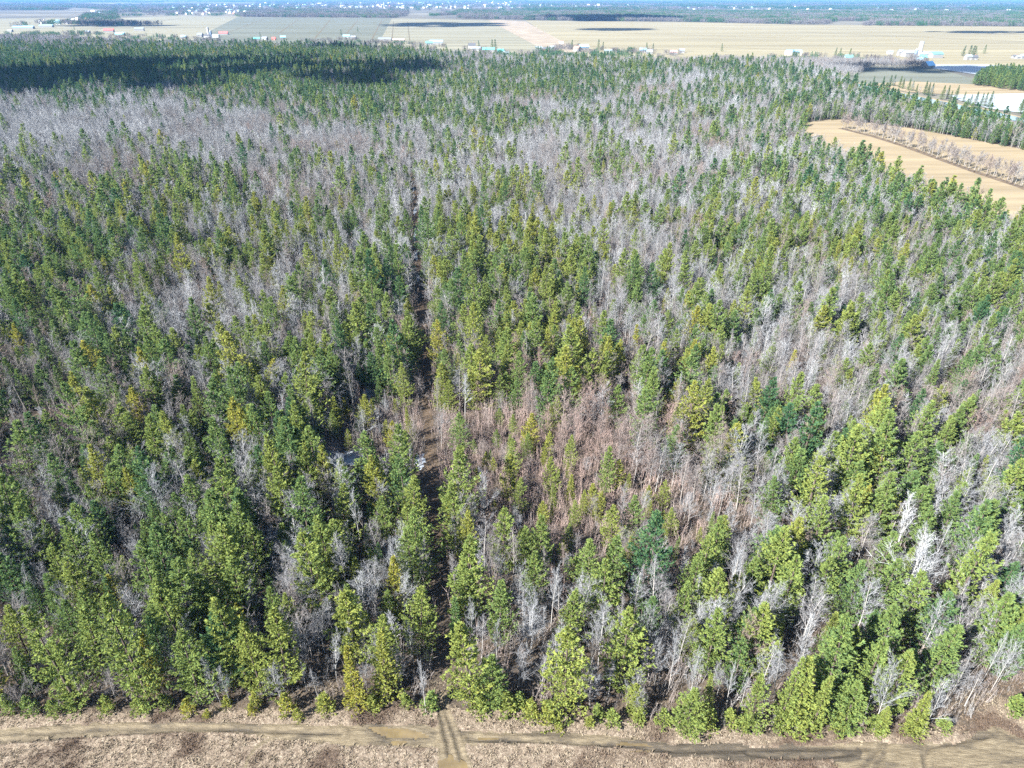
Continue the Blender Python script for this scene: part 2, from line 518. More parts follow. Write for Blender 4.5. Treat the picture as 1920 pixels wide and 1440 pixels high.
# ---- trees picked out one by one: photograph pixel of the top, crown width in pixels, tint
HAND_PINE = [(63, 1147, 73, .5), (207, 1133, 80, .5), (7, 1143, 55, .6), (423, 1130, 80, .55), (507, 1153, 75, .6), (260, 1023, 65, .35), (283, 1080, 60, .45), (310, 1100, 70, .5), (353, 1033, 50, .45),
             (430, 1043, 60, .42), (510, 1107, 45, .4), (130, 957, 60, .4), (130, 1060, 60, .55), (80, 980, 45, .45), (20, 950, 60, .4), (177, 1003, 55, .4), (113, 1130, 45, .3), (160, 1110, 55, .42), (167, 913, 40, .4),
             (273, 973, 42, .35), (307, 963, 42, .38), (340, 960, 48, .35), (430, 943, 65, .4), (467, 983, 50, .45), (383, 953, 36, .4), (353, 895, 48, .35), (540, 1013, 40, .4), (580, 1027, 45, .42), (617, 1030, 38, .55), (607, 967, 60, .5),
             (653, 1107, 50, .4), (797, 1107, 60, .55), (783, 957, 62, .42), (765, 1000, 60, .45), (853, 1170, 80, .62), (853, 1013, 75, .5), (875, 1053, 50, .48), (1070, 1187, 85, .62), (1070, 1113, 55, .5), (1177, 1157, 75, .55),
             (920, 1237, 60, .4), (937, 1097, 55, .38), (1140, 1057, 65, .48), (1108, 1017, 55, .4), (1152, 1010, 52, .36), (940, 960, 55, .5), (1013, 970, 50, .45), (985, 990, 40, .45), (1003, 1037, 50, .42), (837, 907, 60, .5), (717, 930, 40, .42),
             (763, 895, 50, .55), (1193, 930, 38, .35), (972, 900, 28, .55), (850, 845, 62, .5), (1613, 1280, 65, .42), (1653, 1200, 70, .42), (1790, 1173, 70, .35), (1347, 1147, 65, .45), (1680, 1147, 70, .35), (1607, 1173, 45, .55),
             (1730, 1080, 65, .42), (1493, 1047, 65, .48), (1557, 1050, 50, .45), (1587, 1007, 55, .38), (1413, 1043, 45, .42), (1373, 1083, 45, .75), (1327, 1007, 55, .5), (1357, 970, 50, .4), (1497, 970, 50, .7), (1553, 930, 60, .45),
             (1747, 953, 45, .32), (1870, 940, 60, .35), (1677, 895, 60, .4), (1677, 1050, 60, .35), (1433, 1270, 45, .5), (1300, 1293, 62, .5), (1867, 1093, 40, .6), (770, 560, 26, .75), (945, 310, 20, .25), (545, 290, 22, .2), (710, 290, 20, .2), (208, 225, 24, .12)]
HAND_SPRUCE = [(255, 1193, 35, .85), (333, 1220, 28, .35), (50, 1085, 28, .2), (80, 1075, 40, .3), (653, 1217, 42, .85), (710, 1197, 50, .72), (843, 1123, 34, .25), (697, 1030, 30, .5), (690, 983, 25, .5), (1467, 1153, 33, .6), (1573, 1147, 28, .6),
               (1527, 1237, 60, .6), (1555, 1262, 40, .56), (1740, 1303, 40, .62), (1673, 1333, 30, .6), (1345, 1265, 24, .6), (1770, 560, 24, .3), (1500, 1230, 40, .52), (360, 710, 30, .45), (735, 855, 22, .3)]
HAND_BARE = [(335, 1157, 38, 1.0), (383, 1227, 45, .7), (613, 1187, 42, .75), (883, 1130, 34, .8), (900, 1010, 40, .8), (943, 1023, 45, .7), (973, 1060, 40, .75), (1037, 1067, 50, .8), (985, 1147, 50, .8), (1020, 1120, 50, .75), (927, 1157, 48, .75),
             (660, 913, 46, 1.0), (790, 1227, 52, .7), (767, 1160, 40, .85), (1123, 1163, 26, .6), (1247, 1010, 36, .9), (853, 963, 34, .75), (727, 1007, 40, .75), (1740, 1000, 85, 1.0), (1910, 1200, 46, .8), (1885, 1190, 44, .75), (1535, 1150, 60, .8),
             (1513, 1117, 36, .9), (1480, 1213, 48, .7), (1690, 1245, 60, .65), (1660, 1255, 50, .6), (1790, 1290, 50, .7), (490, 900, 40, .85), (575, 900, 45, .8), (905, 890, 40, .8), (340, 505, 26, 1.0), (1240, 1200, 40, .7), (1270, 1195, 46, .75), (1310, 1225, 46, .7),
             (1380, 1250, 40, .7), (410, 1250, 34, .65), (560, 1230, 30, .65), (1840, 1000, 45, .7), (1560, 820, 40, .75), (30, 1060, 40, .8)]

FOOT = {(1527, 1237): 1370, (1613, 1280): 1374, (1433, 1270): 1374, (1740, 1303): 1376, (1673, 1333): 1382, (1300, 1293): 1378, (63, 1147): 1332, (207, 1133): 1330, (507, 1153): 1304, (853, 1170): 1330, (1070, 1187): 1342, (653, 1217): 1330, (710, 1197): 1314, (255, 1193): 1300, (1555, 1262): 1372, (1500, 1230): 1366, (920, 1237): 1330, (1177, 1157): 1300, (1790, 1173): 1300, (1345, 1265): 1350}
def hand(lst, dflt, ratio, hmin, hmax):
    out = []
    for px, py, w, t in lst:
        h = dflt
        for _ in range(3):
            x, y = ground(px, py, h)
            dep = y * CP + (H - h) * SP
            wm = w * dep / F
            h = min(max(wm * ratio, hmin), hmax)
        if (px, py) in FOOT:
            gx_, gy_ = ground(px, FOOT[(px, py)])
            v = (PH / 2 - py) / F
            h = min(max(H - gy_ * (SP - v * CP) / (CP + v * SP), 3), 22)
        x, y = ground(px, py, h * .98)
        if y < 59: y = 59 + random.random()
        off = x - track_x(y)
        if abs(off) < 1.4 + wm * .42: x = track_x(y) + math.copysign(1.4 + wm * .42, off)
        out.append((x, y, h, wm, t))
    return np.array(out)
HP = hand(HAND_PINE, 16, 3.0, 9, 20.5)
HS = hand(HAND_SPRUCE, 12, 3.8, 5, 16)
HB = hand(HAND_BARE, 13, 3.4, 8, 17)
HANDXY = np.vstack([HP[:, :2], HS[:, :2], HB[:, :2]])

def far_from_hand(x, y, r):
    ok = np.ones(len(x), bool)
    for hx, hy in HANDXY:
        ok &= (x - hx) ** 2 + (y - hy) ** 2 > r * r
    return ok

GLADES = [(650, 893, 85, 48), (788, 905, 30, 42), (780, 470, 12, 70), (692, 750, 24, 24), (1215, 605, 40, 18), (70, 800, 110, 26), (1640, 1060, 60, 26)]
def glade(x, y):
    """thinner growth round the open spots where snow lies"""
    px, py, _ = project(x, y, np.zeros_like(x))
    g = np.zeros(len(x))
    for a, b, rx, ry in GLADES:
        g = np.maximum(g, np.clip(1.6 - 1.3 * np.hypot((px - a) / rx, (py - b) / ry), 0, 1))
    return g

def wood_mask(x, y, near=2.2):
    m = in_poly(x, y, FOREST)
    m &= np.abs(x - track_x(y)) > (near + 1.0 * vnoise(x, y, 7, 5, 2)) * np.interp(y, [60, 130, 200, 300, 380, 440], [1, .9, .82, .78, .6, 0])
    return m

XM, Y0, Y1 = 1500, 60, 2150
# conifers
def gen_conifer(s, seed, share_pow):
    x, y = jitter_grid(-XM, XM, Y0, Y1, s, .55)
    k = visible(x, y); x, y = x[k], y[k]
    k = wood_mask(x, y, 3.2); x, y = x[k], y[k]
    share = conifer_share(x, y)
    share = np.clip((share - .10) * 1.36, 0, 1)
    share = share * (1 + .32 * np.clip((project(x, y, 9.0)[0] - 1250) / 400, 0, 1))
    share = np.clip(share * (1 + .0 * np.clip((150 - y) / 50, 0, 1)), 0, 1)
    cl = vnoise(x, y, 26, seed, 2); cl2 = vnoise(x, y, 90, seed + 3, 2)
    p = np.clip(share + ((cl - .5) * 1.2 + (cl2 - .5) * .4) * np.clip(share * 2.6, .15, 1), 0.01, 1)
    th = in_poly(x + 14 * (vnoise(x, y, 16, 801, 2) - .5), y + 14 * (vnoise(x, y, 16, 805, 2) - .5), THICKET); bg_ = in_poly(x, y, BOG)
    p = np.where(th, .62, p); p = np.where(bg_, p * .15, p) * (1 - .97 * glade(x, y))
    k = rng.random(len(x)) < p
    return x[k], y[k], th[k]

cx, cy_, cth = gen_conifer(4.0, 11, 1.0)
k = far_from_hand(cx, cy_, 3.0); cx, cy_, cth = cx[k], cy_[k], cth[k]
cpx, cpy, cdep = project(cx, cy_, np.full_like(cx, 9.0))
olive = np.clip(1 - np.hypot((cpx - 1560) / 300, (cpy - 620) / 260), 0, 1) + np.clip((470 - cpy) / 400, 0, .6)
spr = rng.random(len(cx)) < np.clip(.15 + .38 * olive + .5 * (vnoise(cx, cy_, 35, 23, 2) - .5), .05, .85)
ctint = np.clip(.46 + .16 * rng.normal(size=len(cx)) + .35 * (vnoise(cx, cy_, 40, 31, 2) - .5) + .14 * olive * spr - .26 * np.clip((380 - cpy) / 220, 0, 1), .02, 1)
ctint = ctint + .05 - .13 * np.clip(np.abs(cpx - 960) / 960, 0, 1) ** 1.5  # vignette put into the tint: needles turn darker green towards both frame sides
ctint = np.where(cth, ctint + .2, ctint)
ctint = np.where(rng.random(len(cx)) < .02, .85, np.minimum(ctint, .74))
ch = np.where(spr, rng.normal(10.8, 2.2, len(cx)), rng.normal(12.9, 3.0, len(cx)))
ch = np.clip(np.where(cth, ch * rng.uniform(.38, .72, len(cx)), ch), 4, 21)
ch = np.where(rng.random(len(cx)) < .18, ch * rng.uniform(.4, .75, len(cx)), ch)
emer = (~spr) & (~cth) & (rng.random(len(cx)) < .05)
ch = np.where(emer, rng.uniform(17, 21, len(cx)), ch); ctint = np.where(emer, ctint * .7, ctint)
cw = np.where(spr, ch / 14 * rng.uniform(.85, 1.3, len(cx)), np.minimum(ch, 17) / 18 * rng.uniform(.86, 1.36, len(cx)))

# bare hardwoods
bx, by = jitter_grid(-XM, XM, Y0, Y1, 3.25, .6)
k = visible(bx, by); bx, by = bx[k], by[k]
k = wood_mask(bx, by) | in_poly(bx, by, BELT); bx, by = bx[k], by[k]
sh = conifer_share(bx, by)
p = np.clip(1.12 - sh * .8 + .35 * (vnoise(bx, by, 20, 71, 2) - .5), .12, .95)
bth = in_poly(bx + 14 * (vnoise(bx, by, 16, 801, 2) - .5), by + 14 * (vnoise(bx, by, 16, 805, 2) - .5), THICKET)
p = np.where(bth, .45, p); p = np.where(in_poly(bx, by, BOG), .15, p) * (1 - .8 * glade(bx, by))
k = rng.random(len(bx)) < p; bx, by, bth = bx[k], by[k], bth[k]
k = far_from_hand(bx, by, 1.8); bx, by, bth = bx[k], by[k], bth[k]
bpx, bpy_, bdep = project(bx, by, np.full_like(bx, 8.0))
pink = np.clip(1.15 - np.hypot((bpx - 1080) / 420, (bpy_ - 820) / 330), 0, 1)
white = np.clip(1 - np.hypot((bpx - 150) / 520, (bpy_ - 240) / 70), 0, 1)
btint = np.clip(.55 + .15 * rng.normal(size=len(bx)) + .75 * (vnoise(bx, by, 45, 77, 3) - .5) - .30 * pink + .3 * white, .0, 1)
btint = np.where(rng.random(len(bx)) < .03, rng.uniform(.8, 1, len(bx)), btint)
bh = np.clip(rng.normal(11.2, 2.1, len(bx)), 5, 16)
edge_b = ~in_poly(bx, by - 7, FOREST)
btint = np.where(edge_b, np.minimum(btint, .55), btint); bh = np.where(edge_b, bh * .75, bh)
bh = np.where(bth, bh * rng.uniform(.4, .75, len(bx)), bh)
bw = bh / 15 * rng.uniform(.9, 1.4, len(bx))

# ------------------------------------------------------------------ single trees
NUM = ['zeroth', 'first', 'second', 'third', 'fourth', 'fifth', 'sixth', 'seventh', 'eighth', 'ninth', 'tenth', 'eleventh', 'twelfth', 'thirteenth', 'fourteenth', 'fifteenth', 'sixteenth', 'seventeenth', 'eighteenth', 'nineteenth']
TENS = ['', '', 'twent', 'thirt', 'fort', 'fift', 'sixt', 'sevent', 'eight', 'ninet']
def nth(n):
    if n < 20: return NUM[n]
    t, u = divmod(n, 10)
    return TENS[t] + ('ieth' if u == 0 else 'y-' + NUM[u])

def one_tree(name, kind, var, x, y, h, w, rz, tilt, tint, z=-.1):
    r = bpy.data.objects.new(name, None)
    r.empty_display_size = .5
    C.objects.link(r)
    r.location = (x, y, z)
    r.rotation_euler = (tilt[0], tilt[1], rz)
    s = h / kind.height
    r.scale = (w, w, s)
    for nm, me in (('trunk', kind.trunk[var]), ('crown', kind.crown[var])):
        c = bpy.data.objects.new(nm, me)
        C.objects.link(c)
        c.parent = r
        c['tint'] = float(tint)
    return r

def build_singles(name, kind, cat, group, A, tone, widew, noun):
    """A: rows x, y, h, wscale, tint. labels count outwards from the track in rows that run along the dirt road"""
    row = np.floor((A[:, 1] - 62) / 9).astype(int)
    side = A[:, 0] > track_x(A[:, 1])
    cnt = {}
    off = np.abs(A[:, 0] - track_x(A[:, 1]))
    for i in np.argsort(off):
        x, y, h, w, t = A[i]
        kk = (row[i], bool(side[i]))
        cnt[kk] = cnt.get(kk, 0) + 1
        o = one_tree(name, kind, int(rng.integers(len(kind.trunk))), x, y, h, w, rng.uniform(0, 6.28), rng.normal(0, .035, 2), t)
        big = 'tall' if h > kind.height * .95 else ('short' if h < kind.height * .7 else 'mid-height')
        rr = 'front row by the road' if row[i] == 0 else nth(int(row[i]) + 1) + ' row behind the road'
        tag(o, '%s %s %s, %s %s of the forest track, %s' % (big, tone(t), noun, nth(cnt[kk]), 'right' if side[i] else 'left', rr), cat, group)

tone_c = lambda t: 'deep green' if t < .33 else ('mid green' if t < .5 else ('yellow-green' if t < .7 else 'golden yellow'))
tone_b = lambda t: 'pink-brown' if t < .3 else ('brownish grey' if t < .5 else ('pale grey' if t < .75 else 'silvery white'))

def split(x, y, h, w, t, extra, H0, hratio, n):
    """the n trees that show largest become single trees; returns their rows and the mask of the rest"""
    E = np.column_stack([extra[:, 0], extra[:, 1], extra[:, 2], np.clip(extra[:, 3] / hratio, .35, 1.5), extra[:, 4]])
    px, py, d = project(x, y, h * .7)
    inside = (px > 5) & (px < PW - 5) & (py > 0) & (py < PH - 5)
    key = np.where(inside, h * w / d, -1)
    order = np.argsort(-key)[:n - len(E)]
    one = np.zeros(len(x), bool); one[order] = True
    return np.vstack([E, np.column_stack([x, y, h, w, t])[one]]), ~one

pm, sm = ~spr, spr
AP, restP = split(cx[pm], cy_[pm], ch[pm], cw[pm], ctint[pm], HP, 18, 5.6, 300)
AS, restS = split(cx[sm], cy_[sm], ch[sm], cw[sm], ctint[sm], HS, 14, 3.4, 300)
AB, restB = split(bx, by, bh, bw, btint, HB, 15, 6.2, 300)

# ------------------------------------------------------------------ foreground ground: relief, road, track, puddles
ROADP = gpoly([(-300, 1366), (0, 1365), (150, 1354), (330, 1352), (640, 1357), (800, 1358), (880, 1366), (1080, 1374), (1280, 1394), (1500, 1396), (1640, 1390), (1800, 1388), (1860, 1360), (1925, 1385), (2300, 1390),
               (2300, 1470), (1900, 1470), (1600, 1470), (1560, 1425), (1400, 1428), (1280, 1420), (1150, 1402), (1000, 1394), (885, 1396), (800, 1402), (640, 1400), (460, 1377), (330, 1374), (200, 1380), (0, 1394), (-300, 1400)])
TRAILP = gpoly([(818, 1300), (838, 1300), (846, 1340), (872, 1400), (895, 1500), (812, 1500), (820, 1400), (816, 1340)])
SIDEP = [ground(*p) for p in ((455, 1450), (462, 1425), (480, 1400), (505, 1386), (530, 1380))]
TYRE = [[ground(*p) for p in q] for q in (((1612, 1445), (1640, 1412), (1660, 1385)), ((1636, 1445), (1656, 1415), (1664, 1388)), ((1738, 1445), (1733, 1415), (1745, 1400), (1790, 1392), (1850, 1380)),
        ((1400, 1412), (1450, 1420), (1540, 1420), (1600, 1410)), ((1280, 1408), (1400, 1404), (1560, 1402), (1640, 1404)), ((60, 1376), (200, 1368), (330, 1364), (640, 1374)), ((0, 1390), (150, 1380), (300, 1370), (340, 1368)),
        ((850, 1440), (838, 1390), (826, 1340), (820, 1310)), ((872, 1440), (856, 1390), (838, 1340), (828, 1310)), ((880, 1385), (1000, 1388), (1150, 1396), (1280, 1408)))]
PUD = [[ground(*p) for p in q] for q in (((690, 1363), (720, 1362), (760, 1365), (795, 1374), (806, 1381), (780, 1384), (735, 1383), (705, 1374)), ((732, 1390), (765, 1388), (760, 1396), (738, 1396)),
       ((820, 1425), (845, 1420), (870, 1432), (880, 1460), (822, 1460)), ((1160, 1391), (1215, 1394), (1216, 1398), (1165, 1396)), ((1180, 1406), (1215, 1407), (1214, 1412), (1182, 1411)), ((900, 1380), (930, 1380), (930, 1385), (902, 1386)))]
gx = np.arange(-92, 92.01, .27); gy = np.arange(46, 98.01, .27)
GX, GY = np.meshgrid(gx, gy)
wobx = (vnoise(GX, GY, 1.6, 201, 3) - .5) * 1.7; woby = (vnoise(GX, GY, 1.6, 207, 3) - .5) * 1.1
road_m = in_poly(GX + wobx, GY + woby, ROADP)
trail_m = in_poly(GX + wobx * .4, GY + woby * .4, TRAILP) | (seg_dist(GX + wobx * .2, GY + woby * .2, SIDEP) < .28)
Z = .22 * (vnoise(GX, GY, 6, 211, 4) - .5) + .16 * (vnoise(GX, GY, .9, 215, 2) - .5)
Zr = .10 * (vnoise(GX, GY, 3, 221, 3) - .5) + .05 * (vnoise(GX * .35, GY * 1.6, .8, 225, 2) - .5) - .06
Z = np.where(road_m | trail_m, Zr, Z)
tyre_d = np.full(GX.shape, 9.0)
for ln in TYRE:
    tyre_d = np.minimum(tyre_d, np.abs(seg_dist(GX + wobx * .25, GY + woby * .25, ln) - .0))
Z -= .20 * np.exp(-(tyre_d / .3) ** 2) - .12 * np.exp(-((tyre_d - .6) / .25) ** 2)
pud_m = np.zeros(GX.shape, bool)
for q in PUD:
    pud_m |= in_poly(GX + wobx * .35, GY + woby * .35, q)
Z = np.where(pud_m, -.20 + .05 * (vnoise(GX, GY, 1.0, 231, 2) - .5), Z)
NYg, NXg = GX.shape
vid = np.arange(NYg * NXg).reshape(NYg, NXg)
quads = np.stack([vid[:-1, :-1], vid[:-1, 1:], vid[1:, 1:], vid[1:, :-1]], -1).reshape(-1, 4)
fr = (road_m[:-1, :-1] & road_m[1:, 1:] & ~trail_m[:-1, :-1]).ravel(); ft = trail_m[:-1, :-1].ravel()
V = np.column_stack([GX.ravel(), GY.ravel(), Z.ravel()])

def attr(me, name, arr):
    a = me.attributes.new(name, 'FLOAT', 'POINT')
    a.data.foreach_set('value', np.asarray(arr, np.float32))

def sub_grid(name, fm, mat, kind='structure'):
    q = quads[fm]
    used, inv = np.unique(q, return_inverse=True)
    me = bpy.data.meshes.new(name)
    v = V[used]; fc = inv.reshape(-1, 4)
    me.vertices.add(len(v)); me.vertices.foreach_set('co', v.astype(np.float32).ravel())
    me.loops.add(fc.size); me.loops.foreach_set('vertex_index', fc.astype(np.int32).ravel())
    me.polygons.add(len(fc)); me.polygons.foreach_set('loop_start', np.arange(0, fc.size, 4, dtype=np.int32))
    me.polygons.foreach_set('use_smooth', np.ones(len(fc), dtype=bool))
    me.update(calc_edges=True)
    me.materials.append(mat)
    o = link(name, me)
    o['kind'] = kind
    return o, used

def grid_mat(name, stops, wetstops, fine=(2.2, 2.2, 2.2), rough=.95):
    m, nt, out = new_mat(name)
    p = nt.nodes.new('ShaderNodeBsdfPrincipled'); p.inputs['Specular IOR Level'].default_value = .25
    tc = nt.nodes.new('ShaderNodeTexCoord')
    mp = nt.nodes.new('ShaderNodeMapping'); mp.inputs['Scale'].default_value = fine
    nt.links.new(tc.outputs['Object'], mp.inputs[0])
    nz = nt.nodes.new('ShaderNodeTexNoise'); nz.inputs['Scale'].default_value = 1; nz.inputs['Detail'].default_value = 6; nz.inputs['Roughness'].default_value = .7
    nt.links.new(mp.outputs[0], nz.inputs['Vector'])
    r1, r2 = ramp(nt, stops), ramp(nt, wetstops)
    nt.links.new(nz.outputs['Fac'], r1.inputs['Fac']); nt.links.new(nz.outputs['Fac'], r2.inputs['Fac'])
    at = nt.nodes.new('ShaderNodeAttribute'); at.attribute_name = 'patch'
    mx = nt.nodes.new('ShaderNodeMixRGB')
    nt.links.new(at.outputs['Fac'], mx.inputs[0]); nt.links.new(r1.outputs['Color'], mx.inputs[1]); nt.links.new(r2.outputs['Color'], mx.inputs[2])
    nt.links.new(mx.outputs[0], p.inputs['Base Color'])
    p.inputs['Roughness'].default_value = rough
    nz2 = nt.nodes.new('ShaderNodeTexNoise'); nz2.inputs['Scale'].default_value = 1.7; nz2.inputs['Detail'].default_value = 8; nz2.inputs['Roughness'].default_value = .75
    nt.links.new(mp.outputs[0], nz2.inputs['Vector'])
    bp = nt.nodes.new('ShaderNodeBump'); bp.inputs['Strength'].default_value = .9; bp.inputs['Distance'].default_value = .35
    nt.links.new(nz2.outputs['Fac'], bp.inputs['Height']); nt.links.new(bp.outputs[0], p.inputs['Normal'])
    nt.links.new(p.outputs[0], out.inputs['Surface'])
    return m

heath = np.clip((vnoise(GX, GY, 5.0, 241, 4) - .50) * 5, 0, 1)
mud_dark = gpoly([(1110, 1392), (1280, 1392), (1480, 1396), (1620, 1402), (1600, 1428), (1400, 1432), (1280, 1424), (1130, 1402)])
MUD = np.clip(in_poly(GX + wobx, GY + woby, mud_dark) * 1.0 + .7 * np.clip((vnoise(GX * .6, GY * 2.5, 2.2, 251, 4) - .5) * 5, 0, 1) + .6 * np.exp(-(tyre_d / .32) ** 2) + .35 * (seg_dist(GX, GY, PUD[0] + PUD[0][:1]) < 1.0), 0, 1)
CLEARM = grid_mat('dead_grass_ground', [(.3, (.075, .056, .043)), (.5, (.165, .13, .097)), (.7, (.30, .26, .205))], [(.3, (.045, .032, .024)), (.55, (.088, .064, .047)), (.75, (.16, .125, .092))])
ROADM = grid_mat('dirt_road_mud', [(.3, (.085, .067, .043)), (.5, (.135, .11, .072)), (.72, (.20, .168, .115))], [(.3, (.032, .028, .022)), (.55, (.06, .05, .037)), (.75, (.11, .09, .062))], (.5, 2.2, 1), .8)
LITTER = earth('leaf_litter', [(.25, 5, [(.3, (.036, .029, .023)), (.7, (.072, .057, .045))], 1, 0), (2.5, 4, [(.35, (.025, .021, .017)), (.65, (.11, .088, .065))], .5, .4)])
SNOW = earth('old_snow', [(.3, 4, [(.3, (.22, .25, .29)), (.7, (.29, .315, .345))], 1, 0)], .6)
dist_edge = in_poly(GX + wobx, GY + woby + .6, FOREST)
ff = dist_edge[:-1, :-1].ravel() & ~fr & ~ft
o, u = sub_grid('clearing', ~fr & ~ft & ~ff, CLEARM); attr(o.data, 'patch', heath.ravel()[u])
o, u = sub_grid('forest_floor', ff, LITTER)
o, u = sub_grid('dirt_road', fr, ROADM); attr(o.data, 'patch', MUD.ravel()[u])
o, u = sub_grid('trail', ft, ROADM); attr(o.data, 'patch', np.clip(MUD * .5 + .15, 0, 1).ravel()[u])
PUDDLEM = wet('muddy_water', (.115, .088, .048), .05)
for i, q in enumerate(PUD):
    qq = np.array(q); c = qq.mean(0)
    me = mesh_from('puddle', [(*(c + (p - c) * 1.35), -.115) for p in qq], [tuple(range(len(qq)))], [PUDDLEM])
    if me.polygons[0].normal.z < 0: me.flip_normals()
    o = link('puddle', me)
    o['kind'] = 'structure'

# ------------------------------------------------------------------ wide ground and fields
FARG = earth('far_ground', [(.0015, 6, [(.38, (.06, .062, .055)), (.5, (.095, .092, .075)), (.62, (.17, .16, .125))], 1, 0), (.02, 5, [(.35, (.06, .055, .046)), (.65, (.13, .115, .095))], .35, 0)])
vs = [(-60000, -3000, -.5), (60000, -3000, -.5), (60000, 70000, -.5), (-60000, 70000, -.5)]
o = link('ground', mesh_from('ground', vs, [(0, 1, 2, 3)], [FARG])); o['kind'] = 'structure'
def sheet(name, poly, mat, z):
    me = mesh_from(name, [(a, b, z) for a, b in poly], [tuple(range(len(poly)))], [mat])
    if me.polygons[0].normal.z < 0: me.flip_normals()
    o = link(name, me); o['kind'] = 'structure'
    return o
sheet('forest_floor', [(-700, 97.6), (700, 97.6)] + [p for p in FOREST if p[1] > 100], LITTER, -.14)
for sgn in (-1, 1):
    sheet('forest_floor', [(sgn * 91.7, 20), (sgn * 700, 20), (sgn * 700, 97.6), (sgn * 91.7, 97.6)], LITTER, -.14)
def field_mat(name, a, b, rot=.3, streak=(.0012, .02, 1)):
    return earth(name, [(.003, 4, [(.3, a), (.7, b)], 1, 0), (streak, 5, [(.32, tuple(c * .72 for c in a)), (.68, tuple(min(1, c * 1.25) for c in b))], .55, rot)])
TANF = field_mat('tan_stubble', (.165, .132, .084), (.205, .168, .11), .35, (.01, .08, 1))
PALEF = field_mat('pale_field', (.122, .117, .085), (.168, .16, .118), .12)
GREYF = field_mat('grey_green_field', (.075, .082, .066), (.105, .11, .088), -.1)
STRAWF = field_mat('straw_field', (.145, .128, .082), (.185, .166, .11), .2)
sheet('field', gpoly([(1500, 227), (1575, 223), (1700, 239), (1800, 257), (1920, 280), (2300, 336), (2500, 800), (2150, 560), (1920, 462), (1780, 408), (1640, 345), (1500, 284)]), TANF, -.06)
# farmland beyond the wood
sheet('field', gpoly([(-900, 75), (100, 78), (330, 90), (470, 93), (560, 40), (520, 32), (330, 30), (200, 34), (-900, 37)]), PALEF, -.20)
sheet('field', gpoly([(330, 90), (640, 98), (700, 100), (735, 34), (445, 32)]), GREYF, -.16)
sheet('field', gpoly([(700, 100), (780, 107), (960, 122), (1085, 123), (1010, 88), (915, 38), (735, 34)]), PALEF, -.18)
sheet('field', gpoly([(1085, 123), (1300, 126), (1480, 136), (1600, 140), (1640, 125), (1920, 124), (2600, 130), (2700, 54), (1920, 49), (1500, 46), (1280, 41), (985, 38), (1050, 80)]), STRAWF, -.19)
sheet('field', gpoly([(1010, 88), (1090, 104), (1080, 92), (985, 40), (935, 37), (915, 38)]), earth('sandy_soil', [(.02, 5, [(.3, (.15, .12, .09)), (.7, (.24, .21, .165))], 1, 0)]), -.12)
sheet('field', gpoly([(1575, 143), (1640, 123), (1740, 124), (1825, 147), (1825, 158), (1700, 152), (1620, 158)]), GREYF, -.08)  # the grey-green tone also holds cloud shade, put into the field's colour
sheet('field', gpoly([(1620, 158), (1700, 152), (1825, 158), (1920, 172), (2200, 185), (2200, 205), (1920, 178), (1800, 178), (1700, 172), (1640, 160)]), TANF, -.10)
sheet('snow_field', gpoly([(1738, 121), (1850, 121), (1920, 126), (2200, 140), (2200, 150), (1920, 141), (1830, 139), (1750, 128)]), SNOW, -.04)
sheet('snow_field', gpoly([(1780, 178), (1920, 175), (2200, 185), (2200, 235), (1920, 212), (1855, 203), (1800, 188)]), SNOW, -.05)
sheet('field', gpoly([(1820, 150), (1920, 141), (2200, 150), (2200, 186), (1920, 173), (1825, 160)]), TANF, -.11)
STREAM = [(1600, 154), (1622, 160), (1698, 176), (1801, 197), (1847, 206), (1920, 222), (2200, 268)]
sheet('stream', gpoly(STREAM + [(a, b + 8) for a, b in STREAM[::-1]]), wet('stream_water', (.06, .09, .11), .04), -.02)
sheet('stream_bank', gpoly([(a, b - 2.2) for a, b in STREAM] + [(a, b) for a, b in STREAM[::-1]]), TANF, 0.0)
# forest track
ty = np.linspace(97.4, 430, 130)
tv = []
for yy in ty:
    w = 1.1 + .35 * float(vnoise(np.array([yy]), np.array([3.]), 6, 301, 2)[0])
    tv += [(track_x(yy) - w, yy, -.12), (track_x(yy) + w, yy, -.12)]
o = link('forest_track', mesh_from('forest_track', tv, [(2 * i, 2 * i + 1, 2 * i + 3, 2 * i + 2) for i in range(len(ty) - 1)],
         [earth('track_mud', [(.5, 5, [(.3, (.03, .025, .02)), (.7, (.11, .08, .055))], 1, 0)])])); o['kind'] = 'structure'
# lying snow in the wood
SNOWS = [(640, 862, 40, 16), (668, 850, 26, 12), (690, 880, 18, 10), (786, 862, 14, 16), (610, 850, 24, 9), (489, 828, 16, 7), (692, 735, 14, 12), (1220, 590, 14, 5), (778, 440, 5, 22), (780, 478, 6, 18), (778, 395, 5, 14), (783, 520, 6, 14),
         (1018, 1052, 40, 10), (1200, 1085, 40, 10), (1000, 1060, 20, 9), (110, 930, 22, 8), (1640, 830, 30, 8), (1760, 880, 22, 8), (725, 735, 14, 12), (775, 355, 4, 8), (1850, 860, 20, 8), (225, 1005, 14, 6), (690, 990, 16, 7), (560, 870, 20, 6)]
for px, py, rx, ry in SNOWS:
    c = ground(px, py)
    ring = []
    for k in range(22):
        a = 6.283 * k / 22
        q = random.uniform(.5, 1.2) if rx > 7 else random.uniform(.25, .75)
        ring.append(ground(px + rx * q * math.cos(a), py + ry * q * math.sin(a)))
    ring = np.array(ring); cc = ring.mean(0)
    vv = [(*cc, -.02)] + [(*(cc + (p - cc) * .7), -.04) for p in ring] + [(*p, -.125) for p in ring]
    n = len(ring)
    fs = [(0, 1 + k, 1 + (k + 1) % n) for k in range(n)] + [(1 + k, 1 + n + k, 1 + n + (k + 1) % n, 1 + (k + 1) % n) for k in range(n)]
    me = mesh_from('snow_patch', vv, fs, [SNOW], smooth=True)
    o = link('snow_patch', me)
    tag(o, kind='stuff')
    o['label'] = 'patch of old snow lying on the forest floor'
    o['category'] = 'snow'

